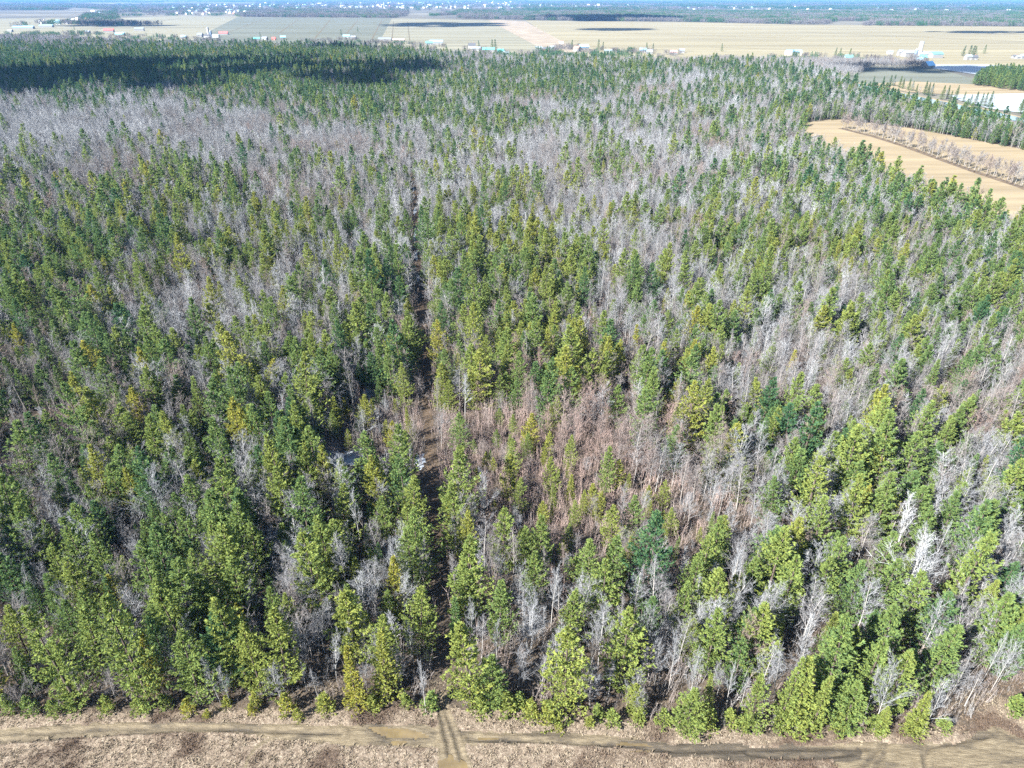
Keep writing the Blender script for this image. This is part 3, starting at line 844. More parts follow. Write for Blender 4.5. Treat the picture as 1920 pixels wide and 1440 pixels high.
build_singles('pine_tree', PINE, 'pine tree', 'white pines of the near wood', AP, tone_c, 0, 'pine')
build_singles('spruce_tree', SPRUCE, 'spruce tree', 'narrow spruces and cedars of the near wood', AS, tone_c, 0, 'narrow spruce')
build_singles('bare_tree', BARE, 'bare tree', 'leafless hardwoods of the near wood', AB, tone_b, 0, 'leafless hardwood')

# ------------------------------------------------------------------ the rest of the wood
def mass(name, near, far, x, y, h, w, t, label, cat):
    n = len(x)
    d = np.hypot(x, y)
    nn, nf = len(near.both), len(far.both)
    v = np.where(d < 330, rng.integers(0, nn, n), nn + rng.integers(0, nf, n))
    rot = np.column_stack([rng.normal(0, .035, n), rng.normal(0, .035, n), rng.uniform(0, 6.28, n)])
    sc = np.column_stack([w, w, h / near.height])
    scatter(name, near.both + far.both, np.column_stack([x, y, np.full(n, -.12)]), rot, sc, t, v, label, cat)
a = pm; r_ = restP
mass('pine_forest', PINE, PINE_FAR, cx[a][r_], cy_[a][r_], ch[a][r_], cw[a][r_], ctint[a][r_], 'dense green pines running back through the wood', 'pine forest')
a = sm; r_ = restS
mass('spruce_forest', SPRUCE, SPRUCE_FAR, cx[a][r_], cy_[a][r_], ch[a][r_], cw[a][r_], ctint[a][r_], 'narrow dark spruces and cedars scattered through the wood', 'spruce forest')
r_ = restB
mass('bare_forest', BARE, BARE_FAR, bx[r_], by[r_], bh[r_], bw[r_], btint[r_], 'grey leafless hardwoods filling the wood', 'bare forest')
# pine clump by the snow field
x, y = jitter_grid(300, 1300, 700, 1200, 6)
k = in_poly(x, y, CLUMP); x, y = x[k], y[k]
k = rng.random(len(x)) < .8
x, y = x[k], y[k]; n = len(x)
mass('pine_grove', PINE, PINE_FAR, x, y, rng.uniform(12, 18, n), rng.uniform(.8, 1.2, n), np.clip(rng.normal(.25, .12, n), 0, 1), 'dark pine grove between the tan field and the snow field', 'pine grove')

# brush and saplings
x, y = jitter_grid(-260, 260, 60, 330, 1.35)
k = visible(x, y, 2, 60); x, y = x[k], y[k]
k = in_poly(x, y, FOREST) & (np.abs(x - track_x(y)) > 1.5); x, y = x[k], y[k]
th = in_poly(x + 8 * (vnoise(x, y, 14, 401, 2) - .5), y + 8 * (vnoise(x, y, 14, 405, 2) - .5), THICKET)
edge = ~in_poly(x, y - 4, FOREST)
p = np.where(th, .95, np.where(edge, .92, .42 + .3 * (vnoise(x, y, 18, 409, 2) - .5)))
k = rng.random(len(x)) < p * (1 - .85 * glade(x, y))
x, y, th, edge = x[k], y[k], th[k], edge[k]; n = len(x)
s = np.where(th, rng.uniform(.55, 1.25, n), np.where(edge, rng.uniform(.3, .9, n), rng.uniform(.6, 1.7, n)))
px, py, _ = project(x, y, np.full(n, 3.))
pk = np.clip(1.2 - np.hypot((px - 1080) / 450, (py - 850) / 330), 0, 1)
scatter('undergrowth', BRUSHES, np.column_stack([x, y, np.full(n, -.12)]), np.column_stack([rng.normal(0, .08, n), rng.normal(0, .08, n), rng.uniform(0, 6.28, n)]),
        np.column_stack([s * rng.uniform(.7, 1.2, n), s * rng.uniform(.7, 1.2, n), s]), np.clip(.62 - .5 * pk + rng.normal(0, .15, n), 0, 1), rng.integers(0, 5, n),
        'pink-brown leafless saplings and brush between the trees', 'undergrowth')
# dead grass of the clearing
x, y = jitter_grid(-85, 85, 50, 74, .42)
k = visible(x, y, 0, 30) & ~in_poly(x, y - 3.5, FOREST); x, y = x[k], y[k]
k = ~in_poly(x + .8 * (vnoise(x, y, .9, 611, 2) - .5), y + .8 * (vnoise(x, y, .9, 613, 2) - .5), ROADP) & ~in_poly(x, y, TRAILP) & (seg_dist(x, y, SIDEP) > .4); x, y = x[k], y[k]
hv = np.clip((vnoise(x, y, 5.0, 241, 4) - .50) * 5, 0, 1)
k = rng.random(len(x)) < .45 + .35 * hv; x, y, hv = x[k], y[k], hv[k]; n = len(x)
s = rng.uniform(.5, 1.3, n)
scatter('dry_grass', TUFTS, np.column_stack([x, y, .22 * (vnoise(x, y, 6, 211, 4) - .5)]), np.column_stack([np.zeros(n), np.zeros(n), rng.uniform(0, 6.28, n)]), np.column_stack([s, s, s]),
        np.clip(.82 - .62 * hv + rng.normal(0, .14, n), 0, 1), rng.integers(0, 4, n), 'dead straw grass and brown heath beside the dirt road', 'dry grass')

# ------------------------------------------------------------------ shrubs on the edge of the wood
SHR = [(1330, 1352, 40, .6), (1395, 1352, 34, .55), (1470, 1350, 44, .62), (1575, 1355, 40, .6), (1640, 1352, 36, .5), (1710, 1356, 34, .62), (1770, 1352, 30, .5), (1245, 1342, 36, .55), (1200, 1338, 30, .6), (1150, 1340, 34, .55), (700, 1312, 34, .65), (760, 1306, 30, .55), (265, 1316, 38, .55), (200, 1318, 34, .6), (15, 1318, 34, .45), (100, 1322, 30, .5), (310, 1308, 30, .5), (1120, 1330, 30, .5), (955, 1318, 46, .62), (995, 1330, 40, .7), (1028, 1336, 40, .72), (975, 1312, 36, .5), (807, 1312, 42, .4), (425, 1305, 26, .75), (355, 1318, 34, .85), (386, 1328, 18, .8), (480, 1305, 30, .75), (540, 1318, 36, .8), (610, 1318, 40, .7),
       (1048, 1350, 24, .75), (900, 1322, 40, .6), (1905, 1320, 40, .45), (140, 1310, 40, .45), (60, 1318, 36, .4), (1370, 1340, 36, .6), (470, 1322, 20, .85), (560, 1330, 24, .75), (1105, 1345, 22, .7)]
order = sorted(range(len(SHR)), key=lambda i: SHR[i][0])
for n, i in enumerate(order):
    px, py, w, t = SHR[i]
    x, y = ground(px, py + 8, 1.0)
    wm = w * 1.05 / 13.0
    o = one_tree('evergreen_shrub', SHRUB, i % 3, x, y, wm * random.uniform(.9, 1.3), wm / 2.4, random.uniform(0, 6), (0, 0), t, -.05)
    tag(o, '%s evergreen shrub at the foot of the wood, %s shrub from the left' % (tone_c(t), nth(n + 1)), 'shrub', 'evergreen shrubs along the road side')

# ------------------------------------------------------------------ hedge row of birches and the open-field trees
BIRCH = Kind('birch', [bare_shape(170 + i, 13, 2.6, 13, 6, 9, .30, 1.0, .04, 3, .11) for i in range(4)], BARK, TWIG, 13)
row_ = [ground(*p) for p in ((1576, 240), (1640, 256), (1700, 275), (1760, 297), (1830, 322), (1915, 350), (1990, 380))]
L_ = np.array(row_); N_ = np.roll(L_, -1, 0) - L_; N_[-1] = N_[-2]; N_ = np.column_stack([-N_[:, 1], N_[:, 0]]) / np.linalg.norm(N_, axis=1)[:, None]
sheet('field_verge', [tuple(p) for p in L_ + N_ * 2.2] + [tuple(p) for p in (L_ - N_ * 3.0)[::-1]], earth('verge_grass', [(.3, 5, [(.3, (.05, .038, .028)), (.7, (.13, .10, .07))], 1, 0)]), -.055)
cum = [0]
for a, b in zip(row_[:-1], row_[1:]): cum.append(cum[-1] + math.dist(a, b))
n = 0
d = 0.0
while d < cum[-1]:
    i = max(k for k in range(len(cum)) if cum[k] <= d)
    i = min(i, len(row_) - 2)
    f = (d - cum[i]) / (cum[i + 1] - cum[i])
    x = row_[i][0] * (1 - f) + row_[i + 1][0] * f + random.gauss(0, 1.0); y = row_[i][1] * (1 - f) + row_[i + 1][1] * f + random.gauss(0, 1.4)
    if project(x, y, 6)[0] < 1935:
        n += 1
        o = one_tree('birch_tree', BIRCH, n % 4, x, y, random.uniform(9, 13), random.uniform(.95, 1.5), random.uniform(0, 6), np.random.default_rng(n).normal(0, .06, 2), random.uniform(.15, .5), -.06)
        tag(o, 'leafless pale birch in the row across the tan field, %s from its far end' % nth(n), 'birch tree', 'row of birches across the tan field')
    d += random.uniform(1.5, 3.4)
LONE = [(1637, 158, 9), (1655, 160, 10), (1668, 160, 11), (1675, 161, 12), (1686, 164, 12), (1692, 166, 11), (1703, 169, 12), (1709, 170, 10), (1718, 172, 8), (1733, 177, 13), (1739, 178, 12), (1745, 179, 12), (1765, 186, 13), (1775, 184, 12), (1781, 190, 10),
        (1791, 186, 13), (1818, 196, 9), (1828, 197, 12), (1838, 198, 11), (1845, 199, 12), (1853, 201, 14), (1915, 206, 15), (1912, 212, 12), (1806, 190, 9), (1825, 157, 13)]
for k, (px, py, h) in enumerate(LONE):
    x, y = ground(px, py)
    o = one_tree('spruce_tree', SPRUCE, k % 5, x, y, h, h / 14 * 1.25, k, (0, 0), random.uniform(.1, .4), -.05)
    tag(o, 'dark slim spruce on the bank between stream and fields, %s along the bank' % nth(k + 1), 'spruce tree', 'spruces along the stream bank')
    if k % 2 == 0 and k < 22:
        x, y = ground(px + 6, py + 2)
        o = one_tree('bare_tree', BIRCH, k % 4, x, y, h * .8, .8, k, (0, 0), .6, -.05)
        tag(o, 'grey leafless tree on the bank between stream and fields, %s along the bank' % nth(k // 2 + 1), 'bare tree', 'leafless trees along the stream bank')
YARD = [(80, 47, 14), (640, 66, 14), (671, 60, 13), (898, 92, 15), (923, 94, 18), (929, 95, 19), (1072, 92, 16), (1122, 92, 17), (1130, 94, 14), (1212, 97, 15), (1224, 96, 13), (1353, 96, 13), (1805, 105, 16), (1816, 107, 18), (1821, 108, 18), (1826, 108, 17), (1845, 100, 14),
        (1486, 112, 14), (1566, 105, 13), (1574, 106, 13), (1592, 108, 14), (488, 68, 10), (240, 68, 10), (275, 68, 9), (295, 69, 10), (140, 56, 12)]
for k, (px, py, h) in enumerate(YARD):
    x, y = ground(px, py)
    o = one_tree('yard_tree', SPRUCE_FAR, k % 3, x, y, h, h / 14 * 1.3, k, (0, 0), random.uniform(.05, .3), -.1)
    tag(o, 'dark pointed evergreen among the distant farmsteads, %s from the left' % nth(k + 1), 'evergreen tree', 'evergreens around the distant farms')

# ------------------------------------------------------------------ farms
WALLS = {'white': plain('white_siding', (.18, .18, .18)), 'grey': plain('grey_siding', (.34, .35, .36)), 'brick': plain('red_brick_wall', (.28, .12, .09)), 'cream': plain('cream_siding', (.55, .50, .40))}
ROOFS = {'metal': plain('metal_roof', (.20, .23, .26), .5, .2), 'blue': plain('blue_metal_roof', (.25, .50, .72), .4, .2), 'teal': plain('teal_roof', (.10, .36, .38), .5), 'red': plain('red_metal_roof', (.52, .10, .09), .5),
         'dark': plain('dark_shingle_roof', (.07, .075, .085), .9), 'pink': plain('faded_red_roof', (.50, .27, .25), .6), 'brown': plain('brown_shingle_roof', (.17, .12, .10), .9)}
def box(v, f, x0, x1, y0, y1, z0, z1):
    n = len(v)
    v += [(x0, y0, z0), (x1, y0, z0), (x1, y1, z0), (x0, y1, z0), (x0, y0, z1), (x1, y0, z1), (x1, y1, z1), (x0, y1, z1)]
    f += [(n, n + 3, n + 2, n + 1), (n + 4, n + 5, n + 6, n + 7)] + [(n + k, n + (k + 1) % 4, n + 4 + (k + 1) % 4, n + 4 + k) for k in range(4)]
GLASS = wet('window_glass', (.03, .04, .05), .08)
def gable(L, W, hw, hr, wall, roof, name=None, rot=0, loc=None, windows=True):
    """a gabled building, ridge along its length"""
    wv = [(-L/2, -W/2, -.5), (L/2, -W/2, -.5), (L/2, W/2, -.5), (-L/2, W/2, -.5), (-L/2, -W/2, hw), (L/2, -W/2, hw), (L/2, W/2, hw), (-L/2, W/2, hw), (-L/2, 0, hw + hr), (L/2, 0, hw + hr)]
    wf = [(0, 1, 5, 4), (2, 3, 7, 6), (1, 2, 6, 9, 5), (3, 0, 4, 8, 7)]
    e = .5; t = .25
    zl = hw - hr * e / (W / 2) + .06
    rv = [(-L/2 - e, -W/2 - e, zl), (L/2 + e, -W/2 - e, zl), (L/2 + e, 0, hw + hr + .06), (-L/2 - e, 0, hw + hr + .06), (L/2 + e, W/2 + e, zl), (-L/2 - e, W/2 + e, zl)]
    rv += [(a, b, c + t) for a, b, c in rv]
    rf = [(0, 3, 2, 1), (3, 5, 4, 2), (6, 7, 8, 9), (9, 8, 10, 11), (0, 1, 7, 6), (1, 2, 8, 7), (2, 4, 10, 8), (4, 5, 11, 10), (5, 3, 9, 11), (3, 0, 6, 9)]
    root = bpy.data.objects.new(name, None); C.objects.link(root)
    root.location = loc; root.rotation_euler = (0, 0, rot)
    link('wall', mesh_from('wall', wv, wf, [WALLS[wall]]), root)
    r = link('roof', mesh_from('roof', rv, rf, [ROOFS[roof]]), root)
    if name == 'house':
        v, f = [], []; box(v, f, L * .2, L * .2 + .8, -.4, .4, hw + hr * .5, hw + hr + 1.0)
        link('chimney', mesh_from('chimney', v, f, [WALLS['brick']]), r)
    if windows:
        nw = max(2, int(L / 4))
        for k in range(nw):
            xk = -L/2 + L * (k + .5) / nw
            v, f = [], []; box(v, f, xk - .55, xk + .55, -W/2 - .06, -W/2 + .05, 1.1, 2.3)
            link('window', mesh_from('window', v, f, [GLASS]), root)
        v, f = [], []; box(v, f, L*.05 + 1.2, L*.05 + 2.1, -W/2 - .08, -W/2 + .05, 0, 2.1)
        link('door', mesh_from('door', v, f, [WALLS['grey'] if wall != 'grey' else WALLS['white']]), root)
    return root
BLD = [  # px, py, length, width, wall height, roof height, wall, roof, name, turn, label
    (205, 60, 26, 14, 5, 4, 'white', 'red', 'barn', .2, 'red-roofed barn beyond the upper left edge of the wood'),
    (226, 67, 22, 12, 4, 4, 'white', 'blue', 'barn', .1, 'blue-roofed long barn in front of the red-roofed barn'),
    (262, 58, 26, 10, 6, 3, 'white', 'metal', 'barn', .15, 'white long building in the pale field at upper left'),
    (45, 54, 60, 16, 5, 3, 'white', 'blue', 'warehouse', .15, 'long cyan-roofed warehouse at the far left edge'),
    (88, 51, 40, 16, 5, 3, 'white', 'blue', 'warehouse', .15, 'shorter cyan-roofed warehouse beside the long warehouse'),
    (376, 69, 12, 18, 5, 4, 'white', 'metal', 'barn', .1, 'white barn to the left of the grey silo pair'),
    (389, 70, 14, 10, 4, 3, 'grey', 'dark', 'barn', 0, 'low grey barn at the foot of the silo pair'),
    (405, 70, 16, 9, 4, 3, 'grey', 'metal', 'barn', 0, 'low grey shed between the silo pair and the red roof'),
    (420, 65, 22, 12, 4, 4, 'white', 'red', 'barn', .1, 'bright red-roofed barn beside the silo pair'),
    (482, 76, 14, 9, 4, 3, 'white', 'teal', 'house', .2, 'pale green-roofed house at the wood edge, right of the red barn'),
    (497, 75, 12, 9, 4, 3, 'white', 'metal', 'house', -.2, 'white house beside the pale green-roofed house'),
    (514, 75, 8, 8, 3, 3, 'brick', 'red', 'house', 0, 'small red house at the far edge of the wood'),
    (531, 73, 12, 8, 4, 3, 'white', 'blue', 'house', .3, 'small blue-roofed house right of the red house'),
    (20, 60, 12, 9, 4, 3, 'white', 'metal', 'house', 0, 'white house near the left edge by the warehouses'),
    (165, 62, 12, 9, 4, 3, 'white', 'metal', 'house', 0, 'white house between the warehouses and the red-roofed barn'),
    (345, 72, 12, 8, 4, 3, 'white', 'blue', 'house', .1, 'blue-roofed house at the left of the silo farm'),
    (650, 71, 16, 9, 4, 3, 'white', 'blue', 'house', .1, 'pale blue-roofed house beside the lone field tree'),
    (663, 73, 12, 9, 4, 3, 'white', 'metal', 'house', -.1, 'white house right of the pale blue-roofed house'),
    (722, 76, 30, 10, 4, 2, 'white', 'metal', 'barn', 0, 'long low white shed along the field edge'),
    (748, 78, 26, 10, 4, 2, 'white', 'pink', 'barn', 0, 'long low shed with faded pink roof'),
    (805, 84, 14, 10, 4, 3, 'white', 'teal', 'house', .2, 'house with dark teal roof beside the white-roofed hall'),
    (818, 83, 28, 12, 5, 3, 'white', 'blue', 'barn', .05, 'white hall with pale blue side at the field edge'),
    (885, 90, 14, 10, 5, 4, 'grey', 'dark', 'house', .1, 'dark-roofed house at the left of the teal-roofed building'),
    (893, 95, 16, 9, 4, 3, 'white', 'metal', 'house', 0, 'white house in front of the dark-roofed house'),
    (916, 97, 22, 12, 4, 3, 'white', 'teal', 'barn', 0, 'long teal-roofed building beside two dark evergreens'),
    (938, 101, 12, 10, 4, 4, 'white', 'teal', 'house', .4, 'steep teal-roofed house right of the two evergreens'),
    (948, 104, 10, 8, 4, 3, 'white', 'metal', 'house', .2, 'small white house at the end of the teal-roofed group'),
    (1010, 95, 12, 9, 5, 3, 'white', 'metal', 'house', .2, 'white house on the sandy ground at the field corner'),
    (1024, 96, 11, 9, 4, 3, 'brick', 'dark', 'house', -.2, 'dark-roofed house right of the sandy corner'),
    (1036, 93, 10, 8, 4, 3, 'white', 'metal', 'house', 0, 'white house behind the dark-roofed one on the sandy ground'),
    (1052, 82, 9, 7, 3, 2, 'cream', 'pink', 'house', 0, 'small buff house alone at the field corner'),
    (1082, 96, 12, 10, 5, 4, 'white', 'brown', 'house', -.7, 'white gabled house with brown roof among trees'),
    (1094, 93, 18, 11, 5, 4, 'white', 'blue', 'barn', .3, 'big blue-grey barn beside the white gabled house'),
    (1140, 98, 14, 8, 3, 2, 'white', 'metal', 'house', 0, 'low white bungalow right of the blue-grey barn'),
    (1205, 98, 12, 8, 4, 3, 'white', 'blue', 'house', .1, 'pale blue-roofed house among dark evergreens'),
    (1217, 101, 11, 8, 4, 3, 'white', 'metal', 'house', -.1, 'white-roofed house in front of the evergreens'),
    (1262, 102, 12, 8, 4, 3, 'white', 'pink', 'house', 0, 'pinkish house in the hedge at the wood edge'),
    (1278, 99, 9, 7, 4, 3, 'white', 'metal', 'house', 0, 'small white house in the hedge at the wood edge'),
    (1487, 103, 26, 13, 5, 3, 'cream', 'blue', 'barn', .05, 'long bright blue-roofed barn at the field edge'),
    (1590, 112, 12, 8, 4, 3, 'white', 'teal', 'house', 0, 'small teal-roofed house in the grey tree belt'),
    (1668, 101, 8, 8, 4, 2, 'grey', 'metal', 'barn', 0, 'little grey shed left of the white silo farm'),
    (1687, 104, 8, 9, 6, 3, 'white', 'metal', 'barn', 0, 'small tall white shed left of the white silo farm'),
    (1702, 106, 18, 14, 6, 4, 'white', 'metal', 'barn', .1, 'white barn at the left foot of the tall silo'),
    (1735, 107, 26, 14, 5, 4, 'white', 'metal', 'barn', 0, 'long white-roofed barn right of the tall silo'),
    (1753, 108, 18, 14, 6, 3, 'white', 'teal', 'barn', .1, 'white barn with dark green roof at the end of the silo farm'),
    (1728, 112, 12, 10, 4, 3, 'white', 'teal', 'house', .2, 'dark green-roofed house in front of the silo farm'),
    (1722, 115, 10, 8, 3, 3, 'white', 'blue', 'house', -.2, 'small blue-roofed house below the silo farm'),
    (1739, 126, 16, 12, 3, 5, 'white', 'blue', 'barn', .5, 'blue-roofed barn standing at the edge of the snow field'),
    (1814, 112, 9, 8, 5, 3, 'white', 'metal', 'house', .1, 'white house with a row of evergreens behind it'),
    (1824, 112, 11, 8, 4, 3, 'white', 'dark', 'house', .1, 'dark-roofed white house beside the evergreen row'),
    (1902, 109, 8, 7, 3, 2, 'white', 'dark', 'house', 0, 'small dark-roofed house at the far right edge'),
    (1910, 110, 10, 7, 3, 2, 'white', 'metal', 'house', 0, 'low white house second from the right edge'),
    (1917, 110, 11, 9, 4, 3, 'white', 'metal', 'house', .1, 'white house touching the right edge beyond the snow field')]
for px, py, L, W, hw, hr, wl, rf, nm, rt, lab in BLD:
    x, y = ground(px, py)
    o = gable(L, W, hw, hr, wl, rf, nm, rt, (x, y, -.15), nm == 'house')
    tag(o, lab, nm)
def silo(px, py, r, h, lab, mat):
    x, y = ground(px, py)
    root = bpy.data.objects.new('silo', None); C.objects.link(root); root.location = (x, y, -.15)
    b = Buf(); zs = []
    n = 20
    ring = lambda z, q: [(q * math.cos(6.2832 * k / n), q * math.sin(6.2832 * k / n), z) for k in range(n)]
    v, f = [], []
    lv = [(0, r)]
    m = 8
    for i in range(1, m + 1):
        lv += [(h * i / m - .25, r), (h * i / m - .2, r + .1), (h * i / m, r + .1), (h * i / m + .05, r)]
    for z, q in lv: v += ring(z, q)
    for i in range(len(lv) - 1):
        for k in range(n): f.append((i * n + k, i * n + (k + 1) % n, (i + 1) * n + (k + 1) % n, (i + 1) * n + k))
    link('shaft', mesh_from('shaft', v, f, [mat], smooth=False), root)
    v, f = [], []
    for i in range(6):
        a = i / 6 * math.pi / 2
        v += ring(h + .05 + r * .8 * math.sin(a), (r + .2) * math.cos(a))
    v.append((0, 0, h + r * .82))
    for i in range(5):
        for k in range(n): f.append((i * n + k, i * n + (k + 1) % n, (i + 1) * n + (k + 1) % n, (i + 1) * n + k))
    for k in range(n): f.append((5 * n + k, 5 * n + (k + 1) % n, len(v) - 1))
    link('dome', mesh_from('dome', v, f, [ROOFS['metal']], smooth=True), root)
    tag(root, lab, 'silo')
CONC = plain('concrete_staves', (.30, .295, .285))
DARKS = plain('dark_blue_silo', (.12, .16, .22), .4)
silo(1722, 107, 3.4, 22, 'tall white silo rising over the farm beside the far field', CONC)
silo(1716, 107, 2.6, 11, 'short grey silo at the foot of the tall white silo', DARKS)
silo(392, 69, 3.0, 20, 'white silo standing left in the silo pair by the grey field', CONC)
silo(396.5, 69.5, 2.8, 13, 'shorter dark silo beside the white silo of the grey field farm', DARKS)

# ------------------------------------------------------------------ distant village
def plain_house(L, W, hw, hr, wall, roof):
    wv = [(-L/2, -W/2, -.5), (L/2, -W/2, -.5), (L/2, W/2, -.5), (-L/2, W/2, -.5), (-L/2, -W/2, hw), (L/2, -W/2, hw), (L/2, W/2, hw), (-L/2, W/2, hw), (-L/2, 0, hw + hr), (L/2, 0, hw + hr)]
    return mesh_from('house', wv, [(0, 1, 5, 4), (2, 3, 7, 6), (1, 2, 6, 9, 5), (3, 0, 4, 8, 7), (4, 5, 9, 8), (6, 7, 8, 9)], [WALLS[wall], ROOFS[roof]], [0, 0, 0, 0, 1, 1])
WALLS['bright'] = plain('bright_siding', (.6, .6, .6)); ROOFS['bright'] = plain('bright_metal_roof', (.55, .62, .68), .5)
HM = [plain_house(13, 9, 6, 3.5, 'bright', 'bright'), plain_house(15, 10, 6, 3.5, 'bright', 'blue'), plain_house(12, 9, 5, 4, 'cream', 'dark'), plain_house(22, 12, 7, 3, 'bright', 'bright'), plain_house(12, 9, 5, 3, 'brick', 'brown')]
VIL = [((320, 8, 480, 28), 60), ((480, 6, 640, 17), 38), ((640, 4, 830, 17), 56), ((830, 4, 960, 17), 46), ((960, 9, 1180, 16), 30), ((1180, 13, 1560, 19), 26), ((1560, 12, 1915, 22), 10), ((160, 20, 222, 40), 14), ((75, 36, 150, 46), 14)]
AREA = ['by the pale fields of the left', 'behind the grey woods', 'in the middle of the distant village', 'in the dense right half of the village', 'on the bare strip above the long wood', 'in the strip along the far wood', 'scattered in the far right woods', 'in the wooded hamlet over the left field', 'among the trees of the left hamlet']
for (x0, y0, x1, y1), cnt in VIL:
    pts = sorted((random.uniform(x0, x1), random.uniform(y0, y1)) for _ in range(cnt))
    a = AREA[[v[0] for v in VIL].index((x0, y0, x1, y1))]
    for k, (px, py) in enumerate(pts):
        x, y = ground(px, py)
        i = random.choices(range(5), (5, 4, 2, 2, 1))[0]
        o = link('village_house', HM[i], None, (x, y, -.2))
        s = 1 + .25 * max(0, (math.hypot(x, y) - 4000) / 4000)
        o.scale = (s, s, s)
        o.rotation_euler = (0, 0, random.choice((0, .2, -.3, 1.4, 1.7)))
        tag(o, 'small %s house %s, %s from the left' % (('white-roofed', 'blue-roofed', 'dark-roofed', 'long white', 'brick')[i], a, nth(k + 1)), 'house', 'houses of the distant village')
# church
x, y = ground(720, 15)
root = bpy.data.objects.new('church', None); C.objects.link(root); root.location = (x, y, -.2)
v, f = [], []; box(v, f, -5, 5, -5, 5, -.5, 26); link('tower', mesh_from('tower', v, f, [WALLS['white']]), root)
v = [(-5.3, -5.3, 26.1), (5.3, -5.3, 26.1), (5.3, 5.3, 26.1), (-5.3, 5.3, 26.1), (0, 0, 52)]
link('spire', mesh_from('spire', v, [(0, 1, 4), (1, 2, 4), (2, 3, 4), (3, 0, 4), (3, 2, 1, 0)], [ROOFS['metal']]), root)
v, f = [], []; box(v, f, -8, 8, 5.1, 40, -.5, 12); link('nave', mesh_from('nave', v, f, [WALLS['white']]), root)
v = [(-8.5, 4.9, 12.1), (8.5, 4.9, 12.1), (8.5, 40.5, 12.1), (-8.5, 40.5, 12.1), (0, 5.2, 20), (0, 40.5, 20)]
link('roof', mesh_from('roof', v, [(0, 1, 4), (1, 2, 5, 4), (2, 3, 5), (3, 0, 4, 5)], [ROOFS['metal']]), root)
tag(root, 'white church with a pointed spire rising over the distant village', 'church')

# ------------------------------------------------------------------ far woods: clumps of treetops
FARTWIG = tinted('far_twigs', [(0.0, (.085, .078, .076)), (1.0, (.14, .138, .14))], 0, .3)  # darker than the near twigs: self-shadow of dense twigs is put into the colour
def clump(seed, needle):
    r = np.random.default_rng(seed); b = Buf()
    for i in range(18):
        p = np.array([r.uniform(-13, 13), r.uniform(-13, 13), 0]); h = r.uniform(9, 15)
        for k in range(26):
            t = r.uniform(.2, 1)
            q = (2.6 * (1 - t) + .3 if needle else 3.2 * math.sin(math.pi * min(1, t * .8 + .1))) * r.uniform(.4, 1)
            a = r.uniform(0, 6.28)
            c = p + np.array([q * math.cos(a), q * math.sin(a), h * t])
            d = unit(r.normal(0, 1, 3) + np.array([0, 0, .6]))
            b.lozenge(c - d * .9, d, unit(np.cross(d, r.normal(0, 1, 3))), 2.3, 1.2 if needle else .75)
    return mesh_from('clump', b.v, b.f, [NEEDLE if needle else FARTWIG])
CLB = [clump(300 + i, False) for i in range(4)] + [clump(310 + i, True) for i in range(3)]
DITCH = earth('ditch_grass', [(.1, 4, [(.3, (.06, .055, .038)), (.7, (.12, .10, .065))], 1, 0)])
def far_wood(name, poly, spacing, con, dens, label, sc=1.0, tall=1.0):
    g = gpoly(poly); A = np.array(g)
    x, y = jitter_grid(A[:, 0].min(), A[:, 0].max(), A[:, 1].min(), A[:, 1].max(), spacing, .5)
    k = in_poly(x, y, g); x, y = x[k], y[k]
    k = visible(x, y, 8, 60); x, y = x[k], y[k]
    cl = vnoise(x, y, spacing * 7, 501, 3)
    k = rng.random(len(x)) < np.clip(dens + (vnoise(x, y, spacing * 9, 507, 2) - .5) * (min(1.2, dens * 3) if dens < .95 else 0), 0, 1); x, y, cl = x[k], y[k], cl[k]
    n = len(x)
    cc = rng.random(n) < np.clip(con + (cl - .5) * 2.2, 0, 1)
    v = np.where(cc, 4 + rng.integers(0, 3, n), rng.integers(0, 4, n))
    t = np.where(cc, np.clip(rng.normal(.02, .08, n), 0, 1), np.clip(rng.normal(.4, .2, n), 0, 1))
    s = rng.uniform(.85, 1.15, n)
    scatter(name, CLB, np.column_stack([x, y, np.full(n, -.3)]), np.column_stack([np.zeros(n), np.zeros(n), rng.uniform(0, 6.28, n)]),
            np.column_stack([s * sc, s * sc, s * tall * rng.uniform(.9, 1.15, n)]), t, v, label, 'wood')
far_wood('far_woods', [(985, 38), (1280, 41), (1500, 46), (1545, 46), (1570, 39), (1640, 41), (1620, 48), (1920, 50), (2100, 51), (2100, 27), (1920, 24), (1560, 22), (1280, 22), (985, 24)], 21, .42, .97, 'long grey wood behind the straw fields')
far_wood('far_woods', [(445, 32), (735, 34), (760, 30), (765, 22), (640, 19), (480, 20)], 22, .2, .97, 'grey wood between the grey field and the village')
far_wood('far_woods', [(800, 31), (860, 28), (860, 34), (915, 36), (990, 37), (990, 24), (860, 20), (850, 26)], 22, .35, .95, 'dark wood left of the long grey wood')
far_wood('far_woods', [(-100, 19), (122, 19), (135, 14), (215, 19), (214, 10), (100, 7), (-100, 7)], 40, .1, .97, 'blue hazy wood at the upper left', 2.0)
far_wood('far_woods', [(20, 53), (60, 47), (150, 47), (160, 52), (180, 50), (300, 48), (150, 36), (160, 28), (215, 20), (222, 37), (150, 41), (60, 44)], 24, .35, .5, 'trees around the left hamlet')
far_wood('far_woods', [(215, 31), (330, 30), (480, 30), (480, 8), (215, 8)], 40, .3, .25, 'trees between the village houses of the left', 1.2)
far_wood('far_woods', [(480, 19), (985, 22), (985, 3), (480, 3)], 60, .3, .25, 'trees between the village houses of the middle', 1.7)
far_wood('far_woods', [(985, 21), (1280, 21), (1280, 2), (985, 2)], 60, .6, .42, 'dark woods above the long wood', 2.4)
far_wood('far_woods', [(1280, 18), (1560, 18), (1620, 20), (2000, 21), (2000, 1), (1280, 1)], 60, .6, .6, 'dark woods filling the upper right horizon', 2.6)
far_wood('far_woods', [(-100, 6), (985, 3.5), (985, -1), (-100, -1)], 160, .3, .3, 'last woods before the horizon', 6)

